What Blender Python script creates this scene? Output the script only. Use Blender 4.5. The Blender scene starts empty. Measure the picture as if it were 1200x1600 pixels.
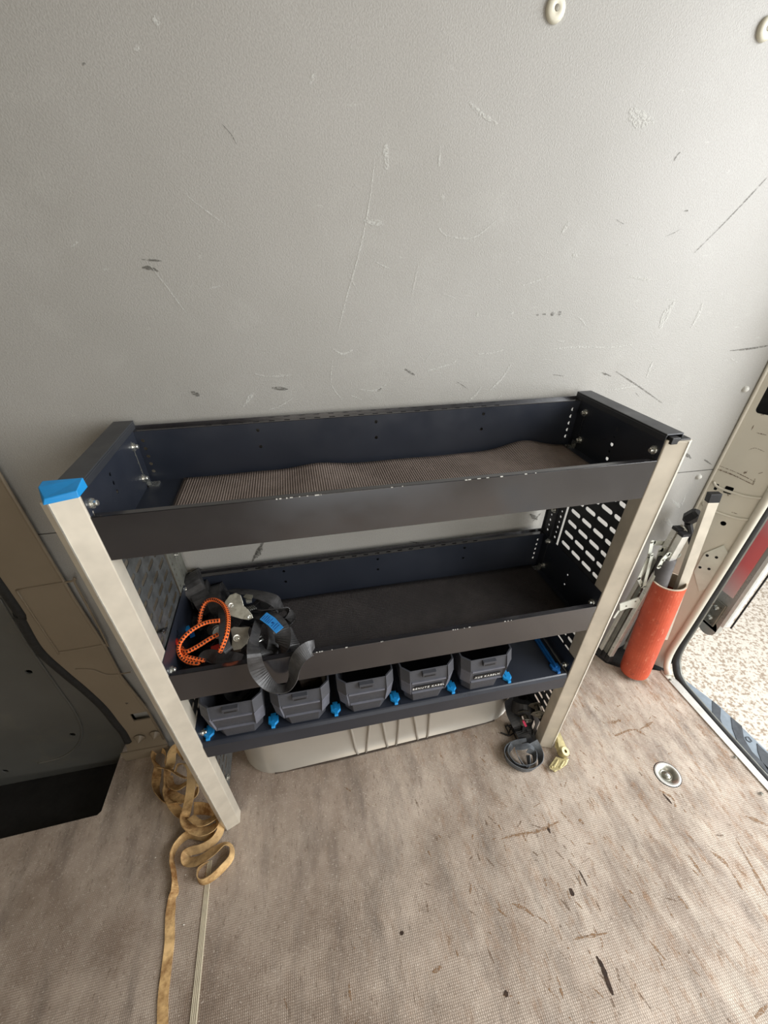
import bpy, math, random
from mathutils import Vector, Matrix, geometry
from math import sin, cos, pi, radians, sqrt
random.seed(7)
SC = bpy.context.scene
COL = SC.collection

# ------------------------------------------------------------------ camera
CAMP = Vector((0.3089, -0.5676, 1.2974)); YAW, PITCH, ROLL = 0.205, -0.6153, -0.0009
FPX, CYY = 638.72, 839.93
FW = Vector((sin(YAW)*cos(PITCH), cos(YAW)*cos(PITCH), sin(PITCH)))
RT = Vector((cos(YAW), -sin(YAW), 0)); UPV = RT.cross(FW)
RT, UPV = cos(ROLL)*RT+sin(ROLL)*UPV, -sin(ROLL)*RT+cos(ROLL)*UPV
cd = bpy.data.cameras.new('camera'); cam = bpy.data.objects.new('camera', cd); COL.objects.link(cam)
cam.matrix_world = Matrix(((RT.x, UPV.x, -FW.x, CAMP.x), (RT.y, UPV.y, -FW.y, CAMP.y), (RT.z, UPV.z, -FW.z, CAMP.z), (0, 0, 0, 1)))
cd.sensor_fit = 'VERTICAL'; cd.sensor_height = 24.0; cd.lens = FPX/1600*24.0
cd.shift_y = (CYY-800)/1600.0; cd.clip_start = 0.02; cd.clip_end = 100
SC.camera = cam
# ------------------------------------------------------------------ daylight
w = bpy.data.worlds.new('overcast_sky'); SC.world = w; w.use_nodes = True
nt = w.node_tree; bgn = nt.nodes['Background']
bgn.inputs[0].default_value = (0.95, 0.98, 1.0, 1); bgn.inputs[1].default_value = 1.3
def area(name, loc, target, sx, sy, power, color):
    l = bpy.data.lights.new(name, 'AREA'); l.shape = 'RECTANGLE'; l.size = sx; l.size_y = sy; l.energy = power; l.color = color
    o = bpy.data.objects.new(name, l); COL.objects.link(o); o.location = loc
    o.rotation_euler = (Vector(target)-Vector(loc)).to_track_quat('-Z', 'Y').to_euler(); return o
area('rear_doorway_daylight', (2.6, -1.0, 1.5), (0.6, 0.1, 0.3), 1.6, 1.8, 90, (0.97, 0.985, 1.0))
area('side_doorway_daylight', (0.4, -2.9, 1.5), (0.5, 0.2, 0.6), 1.5, 1.6, 19, (1.0, 0.86, 0.68))
SC.view_settings.view_transform = 'Standard'; SC.view_settings.look = 'None'
SC.view_settings.exposure = 0.0; SC.view_settings.gamma = 1.0; SC.view_settings.use_curve_mapping = False

# ------------------------------------------------------------------ measuring: picture point -> place on a known plane
def ray(p): return RT*((p[0]-600)/FPX)+UPV*((CYY-p[1])/FPX)+FW
def on_plane(p, o, n):
    d = ray(p); o = Vector(o); n = Vector(n); return CAMP+d*((o-CAMP).dot(n)/d.dot(n))
W, D = 0.93, 0.248
def fz(x): return -0.0588*(1-x/W)                      # the van floor falls slightly to the left
FN = Vector((-0.0588/W, 0, 1.0))
def onX(p, x): return on_plane(p, (x, 0, 0), (1, 0, 0))
def onY(p, y): return on_plane(p, (0, y, 0), (0, 1, 0))
def onZ(p, z): return on_plane(p, (0, 0, z), (0, 0, 1))
def onF(p, h=0.0): return on_plane(p, (0, 0, fz(0)+h), FN)

# ------------------------------------------------------------------ materials
def srgb(r, g, b):
    f = lambda c: (c/255/12.92) if c/255 <= 0.04045 else ((c/255+0.055)/1.055)**2.4
    return (f(r), f(g), f(b), 1)
class NT:
    def __init__(s, name):
        s.m = bpy.data.materials.new(name); s.m.use_nodes = True; s.t = s.m.node_tree
        s.b = s.t.nodes['Principled BSDF']; s.co = s.t.nodes.new('ShaderNodeTexCoord').outputs['Object']
    def n(s, typ, **kw):
        x = s.t.nodes.new(typ)
        for k, v in kw.items():
            if k.startswith('i_'): x.inputs[k[2:].replace('_', ' ')].default_value = v
            else: setattr(x, k, v)
        return x
    def l(s, a, b): s.t.links.new(a, b)
    def noise(s, scale, detail=3, rough=0.6, vec=None, stretch=None, rot=None):
        v = vec or s.co
        if stretch or rot:
            mp = s.n('ShaderNodeMapping'); s.l(v, mp.inputs[0])
            if stretch: mp.inputs['Scale'].default_value = stretch
            if rot: mp.inputs['Rotation'].default_value = rot
            v = mp.outputs[0]
        x = s.n('ShaderNodeTexNoise', i_Scale=scale, i_Detail=detail, i_Roughness=rough); s.l(v, x.inputs['Vector']); return x.outputs['Fac']
    def ramp(s, fac, a, b, lo=0.0, hi=1.0):
        x = s.n('ShaderNodeMapRange'); s.l(fac, x.inputs[0]); x.inputs[1].default_value = a; x.inputs[2].default_value = b
        x.inputs[3].default_value = lo; x.inputs[4].default_value = hi; x.clamp = True; return x.outputs[0]
    def mix(s, fac, a, b):
        x = s.n('ShaderNodeMix', data_type='RGBA')
        if isinstance(fac, float): x.inputs[0].default_value = fac
        else: s.l(fac, x.inputs[0])
        for i, c in ((6, a), (7, b)):
            if isinstance(c, tuple): x.inputs[i].default_value = c
            else: s.l(c, x.inputs[i])
        return x.outputs[2]
    def math(s, op, a, b=0.0, c=None):
        x = s.n('ShaderNodeMath', operation=op)
        for i, v in enumerate((a, b, c)):
            if v is None: continue
            if isinstance(v, (int, float)): x.inputs[i].default_value = v
            else: s.l(v, x.inputs[i])
        return x.outputs[0]
    def xyz(s):
        x = s.n('ShaderNodeSeparateXYZ'); s.l(s.co, x.inputs[0]); return x.outputs
    def bump(s, h, strength=0.3, dist=0.001):
        x = s.n('ShaderNodeBump'); x.inputs['Strength'].default_value = strength; x.inputs['Distance'].default_value = dist
        s.l(h, x.inputs['Height']); s.l(x.outputs[0], s.b.inputs['Normal'])
    def base(s, c):
        if isinstance(c, tuple): s.b.inputs['Base Color'].default_value = c
        else: s.l(c, s.b.inputs['Base Color'])
    def rm(s, r, m=0.0):
        if isinstance(r, float): s.b.inputs['Roughness'].default_value = r
        else: s.l(r, s.b.inputs['Roughness'])
        s.b.inputs['Metallic'].default_value = m
def simple(name, c, rough=0.5, metal=0.0, var=0.12, scale=30, bump=0.0):
    k = NT(name); col = srgb(*c)
    dk = tuple(v*(1-var*2) for v in col[:3])+(1,); lt = tuple(min(1, v*(1+var*2)) for v in col[:3])+(1,)
    k.base(k.mix(k.ramp(k.noise(scale), 0.3, 0.7), dk, lt)); k.rm(k.ramp(k.noise(scale*2.3), 0.3, 0.7, max(0.05, rough-0.08), min(1, rough+0.08)), metal)
    if bump: k.bump(k.noise(scale*8), bump, 0.001)
    return k.m
M = {}
def m_wall():
    k = NT('grey_liner'); a = k.noise(1.6, 4); b = k.noise(9, 5, 0.65)
    c = k.mix(k.ramp(a, 0.35, 0.65), srgb(152, 150, 144), srgb(162, 160, 155))
    c = k.mix(k.ramp(b, 0.55, 0.8, 0, 0.15), c, srgb(194, 194, 188))
    c = k.mix(k.ramp(k.noise(26, 6, 0.75, stretch=(1, 1, 3), rot=(0, 0.6, 0)), 0.66, 0.74, 0, 0.35), c, srgb(205, 205, 200))
    g = k.noise(420, 2, 0.5); c = k.mix(k.ramp(g, 0.35, 0.7, 0, 0.22), c, srgb(112, 110, 105))
    k.base(c); k.rm(0.50); k.bump(g, 0.45, 0.0012); return k.m
def m_floor():
    k = NT('worn_mesh_floor'); X, Y, _ = k.xyz()
    gx = k.math('SINE', k.math('MULTIPLY', X, 2*pi/0.0045)); gy = k.math('SINE', k.math('MULTIPLY', Y, 2*pi/0.0045))
    grid = k.math('MAXIMUM', gx, gy)
    c = k.mix(k.ramp(k.noise(3.2, 5, 0.65), 0.38, 0.64), srgb(142, 125, 110), srgb(194, 178, 162))
    c = k.mix(k.ramp(k.noise(5, 4, 0.6, stretch=(3.2, 0.8, 1)), 0.5, 0.72, 0, 0.65), c, srgb(104, 94, 86))
    wr = k.ramp(X, 0.25, 1.35)                                # paler patches towards the doorway
    c = k.mix(k.math('MULTIPLY', wr, k.ramp(k.noise(9, 5, 0.7, stretch=(3, 0.8, 1)), 0.40, 0.68, 0, 0.9)), c, srgb(212, 199, 182))
    br = k.ramp(k.noise(17, 9, 0.85, stretch=(2.4, 0.7, 1), rot=(0, 0, -0.15)), 0.52, 0.64, 0, 0.85)
    c = k.mix(k.math('MULTIPLY', br, k.ramp(X, 0.2, 1.1, 0.1, 1.0)), c, srgb(142, 104, 68))
    c = k.mix(k.ramp(k.noise(70, 6, 0.8, stretch=(2.2, 0.6, 1)), 0.56, 0.65, 0, 0.6), c, srgb(96, 76, 58))
    lines = k.ramp(grid, 0.55, 1.0)
    c = k.mix(k.math('MULTIPLY', lines, k.ramp(k.noise(14, 4, 0.7), 0.35, 0.6, 0.1, 0.5)), c, srgb(96, 84, 72))
    c = k.mix(k.ramp(k.noise(220, 3, 0.7), 0.58, 0.75, 0, 0.7), c, srgb(226, 214, 200))
    k.base(c); k.rm(0.62); k.bump(k.math('ADD', k.math('MULTIPLY', grid, -0.5), k.noise(120, 4, 0.7)), 0.55, 0.0012); return k.m
def m_mat(name, pitch, a, b, ang=0.785):
    k = NT(name); mp = k.n('ShaderNodeMapping'); k.l(k.co, mp.inputs[0]); mp.inputs['Rotation'].default_value = (0, 0, ang)
    sp = k.n('ShaderNodeSeparateXYZ'); k.l(mp.outputs[0], sp.inputs[0])
    s1 = k.math('SINE', k.math('MULTIPLY', sp.outputs[0], 2*pi/pitch)); s2 = k.math('SINE', k.math('MULTIPLY', sp.outputs[1], 2*pi/pitch))
    h = k.math('MULTIPLY', s1, s2); c = k.mix(k.ramp(h, -0.5, 0.7), srgb(*a), srgb(*b))
    c = k.mix(k.ramp(k.noise(7, 5, 0.7), 0.45, 0.75, 0, 0.5), c, srgb(*[min(255, v+22) for v in b]))
    c = k.mix(k.ramp(k.noise(160, 3, 0.7), 0.72, 0.78, 0, 0.8), c, srgb(165, 155, 145))
    k.base(c); k.rm(0.62); k.bump(h, 0.8, 0.0015); return k.m
def m_paint(name, c, rough=0.32, worn=0.4):
    k = NT(name); a = k.mix(k.ramp(k.noise(4, 4), 0.35, 0.65), srgb(*c), srgb(*[min(255, v+8) for v in c]))
    a = k.mix(k.ramp(k.noise(90, 6, 0.8, stretch=(0.6, 1, 3)), 0.71, 0.76, 0, worn), a, srgb(130, 130, 130))
    k.base(a); k.rm(k.ramp(k.noise(12, 5), 0.3, 0.7, rough-0.05, rough+0.12)); k.b.inputs['Specular IOR Level'].default_value = 0.6; return k.m
def m_pillar(name, c, rust=0.5, rough=0.35):
    k = NT(name); a = k.mix(k.ramp(k.noise(3, 4), 0.35, 0.65), srgb(*c), srgb(*[max(0, v-12) for v in c]))
    a = k.mix(k.ramp(k.noise(38, 7, 0.8, stretch=(1, 1, 1.6)), 0.66, 0.72, 0, rust), a, srgb(104, 86, 62))
    a = k.mix(k.ramp(k.noise(5, 5, 0.7), 0.58, 0.8, 0, rust*0.8), a, srgb(168, 150, 112))
    k.base(a); k.rm(rough); return k.m
def m_galv():
    k = NT('galvanised_steel'); v = k.n('ShaderNodeTexVoronoi', i_Scale=70); k.l(k.co, v.inputs['Vector'])
    a = k.mix(k.ramp(k.noise(25, 5, 0.7), 0.35, 0.7), srgb(112, 116, 116), srgb(158, 162, 160)); k.base(a)
    k.rm(k.ramp(k.noise(40, 4), 0.3, 0.7, 0.36, 0.6), 0.75); return k.m
def m_strap():
    k = NT('yellowed_webbing')
    a = k.mix(k.ramp(k.noise(13, 5, 0.7), 0.38, 0.60), srgb(128, 88, 44), srgb(228, 190, 132))
    a = k.mix(k.ramp(k.noise(7, 3, 0.6), 0.50, 0.70, 0, 0.75), a, srgb(70, 52, 32))
    k.base(a); k.rm(0.8); wv = k.noise(700, 2); k.bump(wv, 0.5, 0.001); return k.m
def m_bungee():
    k = NT('orange_black_braid'); at = k.n('ShaderNodeUVMap'); s = k.n('ShaderNodeSeparateXYZ'); k.l(at.outputs[0], s.inputs[0])
    a = k.math('SINE', k.math('ADD', k.math('MULTIPLY', s.outputs[0], 2*pi/0.0125), k.math('MULTIPLY', s.outputs[1], 4*pi)))
    b = k.math('SINE', k.math('SUBTRACT', k.math('MULTIPLY', s.outputs[0], 2*pi/0.0125), k.math('MULTIPLY', s.outputs[1], 4*pi)))
    h = k.math('MULTIPLY', a, b); k.base(k.mix(k.ramp(h, 0.12, 0.24), srgb(255, 118, 50), srgb(34, 18, 20))); k.rm(0.65); k.bump(h, 0.4, 0.001); return k.m
def m_ground():
    k = NT('speckled_paving'); v = k.noise(64, 3, 0.55)
    a = k.mix(k.ramp(v, 0.40, 0.52), srgb(150, 134, 116), srgb(206, 196, 182))
    a = k.mix(k.ramp(k.noise(85, 3, 0.6), 0.60, 0.66, 0, 0.6), a, srgb(140, 124, 108))
    k.base(a); k.rm(0.85); k.bump(v, 0.4, 0.01); return k.m
def m_tube():
    k = NT('orange_plastic_pipe'); a = k.mix(k.ramp(k.noise(9, 5, 0.65), 0.35, 0.7), srgb(180, 70, 42), srgb(204, 88, 56))
    a = k.mix(k.ramp(k.noise(60, 7, 0.8, stretch=(1.5, 1.5, 0.6)), 0.57, 0.64, 0, 0.5), a, srgb(228, 150, 120))
    a = k.mix(k.ramp(k.noise(24, 6, 0.8), 0.58, 0.68, 0, 0.55), a, srgb(128, 54, 36))
    k.base(a); k.rm(0.5); return k.m
def m_red_reflection():
    k = NT('painted_red_reflection'); z = k.xyz()[2]  # red fading to silver paints a reflection into the colour
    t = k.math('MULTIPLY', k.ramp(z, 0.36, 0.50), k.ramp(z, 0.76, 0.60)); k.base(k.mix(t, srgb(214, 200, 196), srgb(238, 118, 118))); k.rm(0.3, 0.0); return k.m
M['wall'] = m_wall(); M['floor'] = m_floor()
M['mat_up'] = m_mat('worn_rubber_mat', 0.0068, (74, 64, 58), (146, 130, 120)); M['mat_lo'] = m_mat('fine_rubber_mat', 0.0042, (34, 30, 30), (66, 58, 54), 0.9)
M['navy'] = m_paint('navy_powder_coat', (33, 37, 46)); M['char'] = m_paint('charcoal_powder_coat', (31, 30, 33), 0.16); M['char'].node_tree.nodes['Principled BSDF'].inputs['IOR'].default_value = 1.85; M['cap'] = m_paint('black_powder_coat', (44, 46, 50), 0.38)
M['alu'] = simple('brushed_aluminium', (208, 200, 184), 0.45, 0.35, 0.06, 14); M['alu_b'] = simple('bright_aluminium', (214, 212, 204), 0.34, 0.6, 0.06, 30)
M['galv'] = m_galv(); M['galv_shaded'] = simple('shaded_galvanised_steel', (58, 60, 64), 0.42, 0.4, 0.15, 40)
M['galv_lit'] = simple('lit_galvanised_sheet', (92, 94, 94), 0.40, 0.5, 0.18, 40)
M['flange'] = simple('grey_steel_upright', (128, 128, 120), 0.45, 0.5, 0.08, 30)
M['zinc'] = simple('zinc_bolt', (205, 206, 200), 0.25, 0.9, 0.05, 60); M['blue'] = simple('bright_blue_plastic', (30, 138, 204), 0.42, 0, 0.05, 30)
M['dblue'] = simple('blue_plastic', (22, 92, 158), 0.45, 0, 0.06, 30)
M['bin'] = simple('grey_bin_plastic', (62, 63, 68), 0.52, 0, 0.06, 40, 0.1); M['bin_l'] = simple('light_grey_bin_edge', (92, 93, 101), 0.5, 0, 0.06, 40)
M['black'] = simple('black_plastic', (26, 26, 28), 0.5, 0, 0.1, 50); M['web'] = simple('black_webbing', (56, 55, 55), 0.42, 0, 0.25, 60, 0.3)
M['gweb'] = simple('grey_webbing', (92, 96, 100), 0.6, 0, 0.15, 60, 0.3)
M['rubber'] = simple('black_rubber', (24, 24, 23), 0.7, 0, 0.2, 40); M['steelp'] = simple('zinc_ratchet_plate', (150, 148, 136), 0.34, 0.8, 0.12, 50)
M['steeld'] = simple('dull_ratchet_plate', (112, 108, 98), 0.42, 0.7, 0.14, 50); M['gold'] = simple('yellow_zinc', (186, 174, 130), 0.45, 0.6, 0.12, 60)
M['brown'] = simple('brown_roll', (58, 46, 36), 0.6, 0, 0.2, 60); M['clear'] = simple('milky_roll_edge', (196, 192, 184), 0.35, 0, 0.1, 60)
M['strap'] = m_strap(); M['bungee'] = m_bungee(); M['ground'] = m_ground(); M['tube'] = m_tube(); M['tubein'] = simple('pipe_inner', (196, 180, 160), 0.6)
M['pil_r'] = m_pillar('ivory_painted_steel', (214, 209, 194), 0.35); M['pil_l'] = m_pillar('beige_painted_steel', (134, 122, 104), 0.15, 0.42)
M['door_l'] = m_pillar('grey_door_paint', (90, 90, 86), 0.15, 0.4); M['plate_r'] = simple('bare_steel_patch', (206, 208, 196), 0.45, 0.1, 0.05, 20)
M['arch'] = m_pillar('wheel_arch_paint', (176, 170, 160), 0.12, 0.3); M['arch'].node_tree.nodes['Principled BSDF'].inputs['Metallic'].default_value = 0.35; M['step'] = simple('black_step_mat', (22, 20, 19), 0.65, 0, 0.25, 20)
M['bump'] = simple('grey_bumper_plastic', (122, 132, 140), 0.55, 0, 0.1, 25); M['bumpd'] = simple('dark_tread_inlay', (62, 66, 70), 0.7, 0, 0.15, 40)
M['shell'] = simple('van_body_inside', (150, 140, 122), 0.6, 0, 0.04, 3); M['leaf'] = simple('silver_door_edge', (176, 176, 170), 0.3, 0.4, 0.06, 12); M['red'] = m_red_reflection()
def scuff(name, c, thr, scale, col2=None, a=0.8):
    k = NT(name); k.base(srgb(*c)); k.rm(0.75); n = k.noise(scale, 5, 0.75)
    k.l(k.ramp(n, thr, thr+0.12, 0.0, a), k.b.inputs['Alpha']); return k.m
M['scw'] = scuff('pale_scuff_film', (206, 206, 200), 0.42, 260, a=0.6); M['sdw'] = scuff('dark_scuff_film', (96, 94, 88), 0.40, 300, a=0.7)
M['sdk'] = scuff('dark_nick_film', (112, 90, 70), 0.42, 300, a=0.75)
M['gouge'] = scuff('brown_gouge_film', (140, 106, 72), 0.42, 240, a=0.75)
M['scl'] = simple('pale_scuff', (206, 205, 198), 0.7, 0, 0.04, 50); M['scd'] = simple('dark_scuff', (96, 92, 84), 0.8, 0, 0.1, 50)
M['split'] = simple('dark_split', (52, 36, 24), 0.9, 0, 0.2, 80); M['fleck'] = simple('white_fleck', (225, 220, 210), 0.7)
M['ivory'] = simple('ivory_ribbed_strip', (222, 212, 186), 0.5, 0, 0.05, 40); M['rib'] = simple('brown_rib_groove', (112, 98, 78), 0.7)
M['label'] = simple('black_label_tape', (18, 18, 19), 0.4); M['white'] = simple('white_lettering', (226, 226, 222), 0.5, 0, 0.02); M['tag'] = simple('blue_fabric_tag', (52, 150, 226), 0.6, 0, 0.05, 60)
M['tagink'] = simple('dark_blue_print', (18, 70, 140), 0.6); M['pink'] = simple('pink_plastic', (190, 52, 84), 0.5); M['redp'] = simple('red_plastic', (196, 44, 30), 0.5)
M['dark'] = simple('dark_hole', (10, 10, 10), 0.9, 0, 0.0); M['grey'] = simple('grey_foam_roll', (72, 68, 66), 0.7); M['cream'] = simple('cream_screw_cap', (206, 202, 184), 0.4, 0, 0.05, 40)

# ------------------------------------------------------------------ mesh helpers
class MB:
    def __init__(s): s.v = []; s.f = []; s.uv = None
    def add(s, vs, fs):
        n = len(s.v); s.v += [tuple(x) for x in vs]; s.f += [tuple(i+n for i in f) for f in fs]; return s
    def box(s, a, b, rot=None, piv=None):
        x0, y0, z0 = a; x1, y1, z1 = b
        vs = [Vector(p) for p in ((x0, y0, z0), (x1, y0, z0), (x1, y1, z0), (x0, y1, z0), (x0, y0, z1), (x1, y0, z1), (x1, y1, z1), (x0, y1, z1))]
        if rot: piv = Vector(piv or (0, 0, 0)); vs = [rot@(v-piv)+piv for v in vs]
        return s.add(vs, [(0, 3, 2, 1), (4, 5, 6, 7), (0, 1, 5, 4), (1, 2, 6, 5), (2, 3, 7, 6), (3, 0, 4, 7)])
    def hexa(s, lo, hi):       # two matching polygons -> closed prism
        n = len(lo); return s.add(list(lo)+list(hi), [tuple(range(n))[::-1], tuple(range(n, 2*n))]+[(i, (i+1) % n, n+(i+1) % n, n+i) for i in range(n)])
    def beam(s, a, b, wd, ht, up=(0, 0, 1)):    # bar between two points with rectangular section
        a = Vector(a); b = Vector(b); t = (b-a).normalized(); u = Vector(up); sd = t.cross(u).normalized(); u = sd.cross(t)
        q = [sd*wd/2+u*ht/2, -sd*wd/2+u*ht/2, -sd*wd/2-u*ht/2, sd*wd/2-u*ht/2]
        return s.hexa([a+x for x in q], [b+x for x in q])
    def tube(s, pts, r, n=10, closed=False, cap=True):
        pts = [Vector(p) for p in pts]; m = len(pts); rr = r if isinstance(r, (list, tuple)) else [r]*m
        u = None; base = len(s.v)
        for i, p in enumerate(pts):
            t = (pts[min(i+1, m-1)]-pts[max(i-1, 0)]).normalized()
            if u is None: u = t.orthogonal().normalized()
            u = (u-t*u.dot(t)).normalized(); w_ = t.cross(u)
            s.v += [tuple(p+(u*cos(2*pi*j/n)+w_*sin(2*pi*j/n))*rr[i]) for j in range(n)]
        for i in range(m-1):
            for j in range(n):
                a = base+i*n+j; b = base+i*n+(j+1) % n; s.f.append((a, b, b+n, a+n))
        if cap: s.f.append(tuple(base+j for j in range(n))[::-1]); s.f.append(tuple(base+(m-1)*n+j for j in range(n)))
        return s
    def cyl(s, a, b, r, n=16, r2=None): return s.tube([a, b], [r, r2 if r2 is not None else r], n)
    def lathe(s, prof, o, ax, n=24):     # prof: (radius, height) along axis
        ax = Vector(ax).normalized(); u = ax.orthogonal().normalized(); w_ = ax.cross(u); o = Vector(o); b = len(s.v)
        for r, h in prof: s.v += [tuple(o+ax*h+(u*cos(2*pi*j/n)+w_*sin(2*pi*j/n))*r) for j in range(n)]
        for i in range(len(prof)-1):
            for j in range(n): a = b+i*n+j; c = b+i*n+(j+1) % n; s.f.append((a, c, c+n, a+n))
        return s
    def ribbon(s, pts, width, tilt=0.0, th=0.0018, up=(0, 0, 1), sub=6):
        P = crom(pts, sub); T = tilt if isinstance(tilt, (list, tuple)) else [tilt]*len(pts); TT = lin(T, len(P)); WW = lin(width, len(P)) if isinstance(width, (list, tuple)) else [width]*len(P)
        up = Vector(up); b = len(s.v); m = len(P); last = None
        for i, p in enumerate(P):
            t = (P[min(i+1, m-1)]-P[max(i-1, 0)]).normalized(); sd = t.cross(up)
            if sd.length < 0.15 and last: sd = last
            sd.normalize()
            if last and sd.dot(last) < -0.3: pass
            last = sd; nn = sd.cross(t); a = radians(TT[i]); wd = sd*cos(a)+nn*sin(a); no = wd.cross(t)
            s.v += [tuple(p+wd*WW[i]/2+no*th/2), tuple(p-wd*WW[i]/2+no*th/2), tuple(p-wd*WW[i]/2-no*th/2), tuple(p+wd*WW[i]/2-no*th/2)]
        for i in range(m-1):
            for j in range(4): a = b+i*4+j; c = b+i*4+(j+1) % 4; s.f.append((a, c, c+4, a+4))
        s.f.append((b+3, b+2, b+1, b)); e = b+(m-1)*4; s.f.append((e, e+1, e+2, e+3)); return s
    def obj(s, name, mat, parent=None, smooth=False, bevel=0.0, label=None, loc=None):
        if not s.v: raise ValueError(name)
        o_ = Vector(loc) if loc is not None else Vector((0, 0, 0))
        me = bpy.data.meshes.new(name); me.from_pydata([tuple(Vector(v)-o_) for v in s.v], [], s.f); me.validate(); me.update()
        import bmesh
        bm = bmesh.new(); bm.from_mesh(me); bmesh.ops.recalc_face_normals(bm, faces=bm.faces); bm.to_mesh(me); bm.free()
        for p in me.polygons: p.use_smooth = smooth
        me.materials.append(mat); o = bpy.data.objects.new(name, me); COL.objects.link(o); o.location = o_
        if parent:
            o.parent = parent; inv = parent_world(parent).inverted(); o.matrix_parent_inverse = Matrix.Identity(4); o.location = inv@o_
        if bevel:
            bv = o.modifiers.new('bevel', 'BEVEL'); bv.width = bevel; bv.segments = 2; bv.limit_method = 'ANGLE'; bv.angle_limit = radians(40)
        if label: o['label'] = label
        return o
def parent_world(o):
    m = Matrix.Translation(o.location)
    return parent_world(o.parent)@m if o.parent else m
def crom(pts, sub=6):
    P = [Vector(p) for p in pts]; out = []; n = len(P)
    for i in range(n-1):
        a, b, c, d = P[max(i-1, 0)], P[i], P[i+1], P[min(i+2, n-1)]
        for j in range(sub):
            t = j/sub; out.append(0.5*((2*b)+(c-a)*t+(2*a-5*b+4*c-d)*t*t+(3*b-a-3*c+d)*t**3))
    out.append(P[-1]); return out
def lin(v, m):
    n = len(v); out = []
    for i in range(m):
        t = i/(m-1)*(n-1); k = min(int(t), n-2); out.append(v[k]*(1-(t-k))+v[k+1]*(t-k))
    return out
def inside(p, poly):
    c = False; n = len(poly); x, y = p
    for i in range(n):
        x1, y1 = poly[i]; x2, y2 = poly[(i+1) % n]
        if (y1 > y) != (y2 > y) and x < (x2-x1)*(y-y1)/(y2-y1)+x1: c = not c
    return c
def circ(u, v, r, n=8): return [(u+r*cos(2*pi*i/n+0.2), v+r*sin(2*pi*i/n+0.2)) for i in range(n)]
def slot(u, v, lu, lv, n=4):     # stadium lying along u
    r = lv/2; h = lu/2-r
    return [(u+h+r*cos(-pi/2+pi*i/n), v+r*sin(-pi/2+pi*i/n)) for i in range(n+1)]+[(u-h+r*cos(pi/2+pi*i/n), v+r*sin(pi/2+pi*i/n)) for i in range(n+1)]
def plate(mb, outline, holes, O, U, V, th):    # sheet with real holes; thickness along U x V
    O = Vector(O); U = Vector(U); V = Vector(V); N = U.cross(V).normalized()
    vs = []; es = []
    for poly in [outline]+holes:
        n = len(vs); k = len(poly); vs += [Vector(p) for p in poly]; es += [(n+i, n+(i+1) % k) for i in range(k)]
    v2, e2, f2, *_ = geometry.delaunay_2d_cdt(vs, es, [], 0, 1e-7)
    tri = []
    bb = [(min(p[0] for p in h), max(p[0] for p in h), min(p[1] for p in h), max(p[1] for p in h), h) for h in holes]
    for f in f2:
        c = sum((Vector(v2[i]) for i in f), Vector((0, 0)))/len(f)
        if not inside(c, outline): continue
        if any(b[0] < c[0] < b[1] and b[2] < c[1] < b[3] and inside(c, b[4]) for b in bb): continue
        tri.append(tuple(f))
    n = len(v2); top = [O+U*p[0]+V*p[1]+N*th for p in v2]; bot = [O+U*p[0]+V*p[1] for p in v2]
    fs = [tuple(i+n for i in f) for f in tri]+[tuple(reversed(f)) for f in tri]
    ed = {}
    for f in tri:
        for i in range(len(f)):
            a, b = f[i], f[(i+1) % len(f)]; ed[(a, b)] = 1
    for (a, b) in ed:
        if (b, a) not in ed: fs.append((a, b, b+n, a+n))
    return mb.add(bot+top, fs)
def rrect(u0, v0, u1, v1, r, n=4):
    out = []
    for cx_, cy_, a0 in ((u1-r, v1-r, 0), (u0+r, v1-r, pi/2), (u0+r, v0+r, pi), (u1-r, v0+r, 1.5*pi)):
        out += [(cx_+r*cos(a0+pi/2*i/n), cy_+r*sin(a0+pi/2*i/n)) for i in range(n+1)]
    return out
def thing(name, loc, label, cat, group=None):
    o = bpy.data.objects.new(name, None); COL.objects.link(o); o.location = loc; o.empty_display_size = 0.05
    return tag(o, label, cat, group)
def tag(o, label, cat, group=None):
    o['label'] = label; o['category'] = cat
    if group: o['group'] = group
    return o
def struct(o, label=None):
    o['kind'] = 'structure'
    if label: o['label'] = label
    return o

# ================================================================== SETTING
# floor, with the step notch on the left and the cut-out corner by the doorway
fo = [(-1.3, -1.6), (1.49, -1.6), (1.492, 0.145), (1.43, 0.175), (1.36, 0.195), (1.325, 0.225), (1.305, 0.285), (-0.25, 0.285), (-0.25, 0.338), (-0.41, 0.338), (-0.416, 0.125), (-0.425, 0.116), (-1.3, 0.112)]
RING = onF((1043, 1210)); 
mb = MB(); plate(mb, fo, [circ(RING.x, RING.y, 0.026, 28)], (0, 0, fz(0)-0.018), (1, 0, 0.0588/W), (0, 1, 0), 0.018)
floor = mb.obj('floor', M['floor'], label='worn beige mesh-textured van floor board'); struct(floor)
mb = MB().box((-0.42, 0.10, -0.125), (1.56, 0.40, -0.105)); mb.box((1.25, 0.16, -0.11), (1.55, 0.32, 0.004))
struct(mb.obj('floor_2', M['rubber']), 'dark underfloor showing at the cut-out corner')
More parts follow.
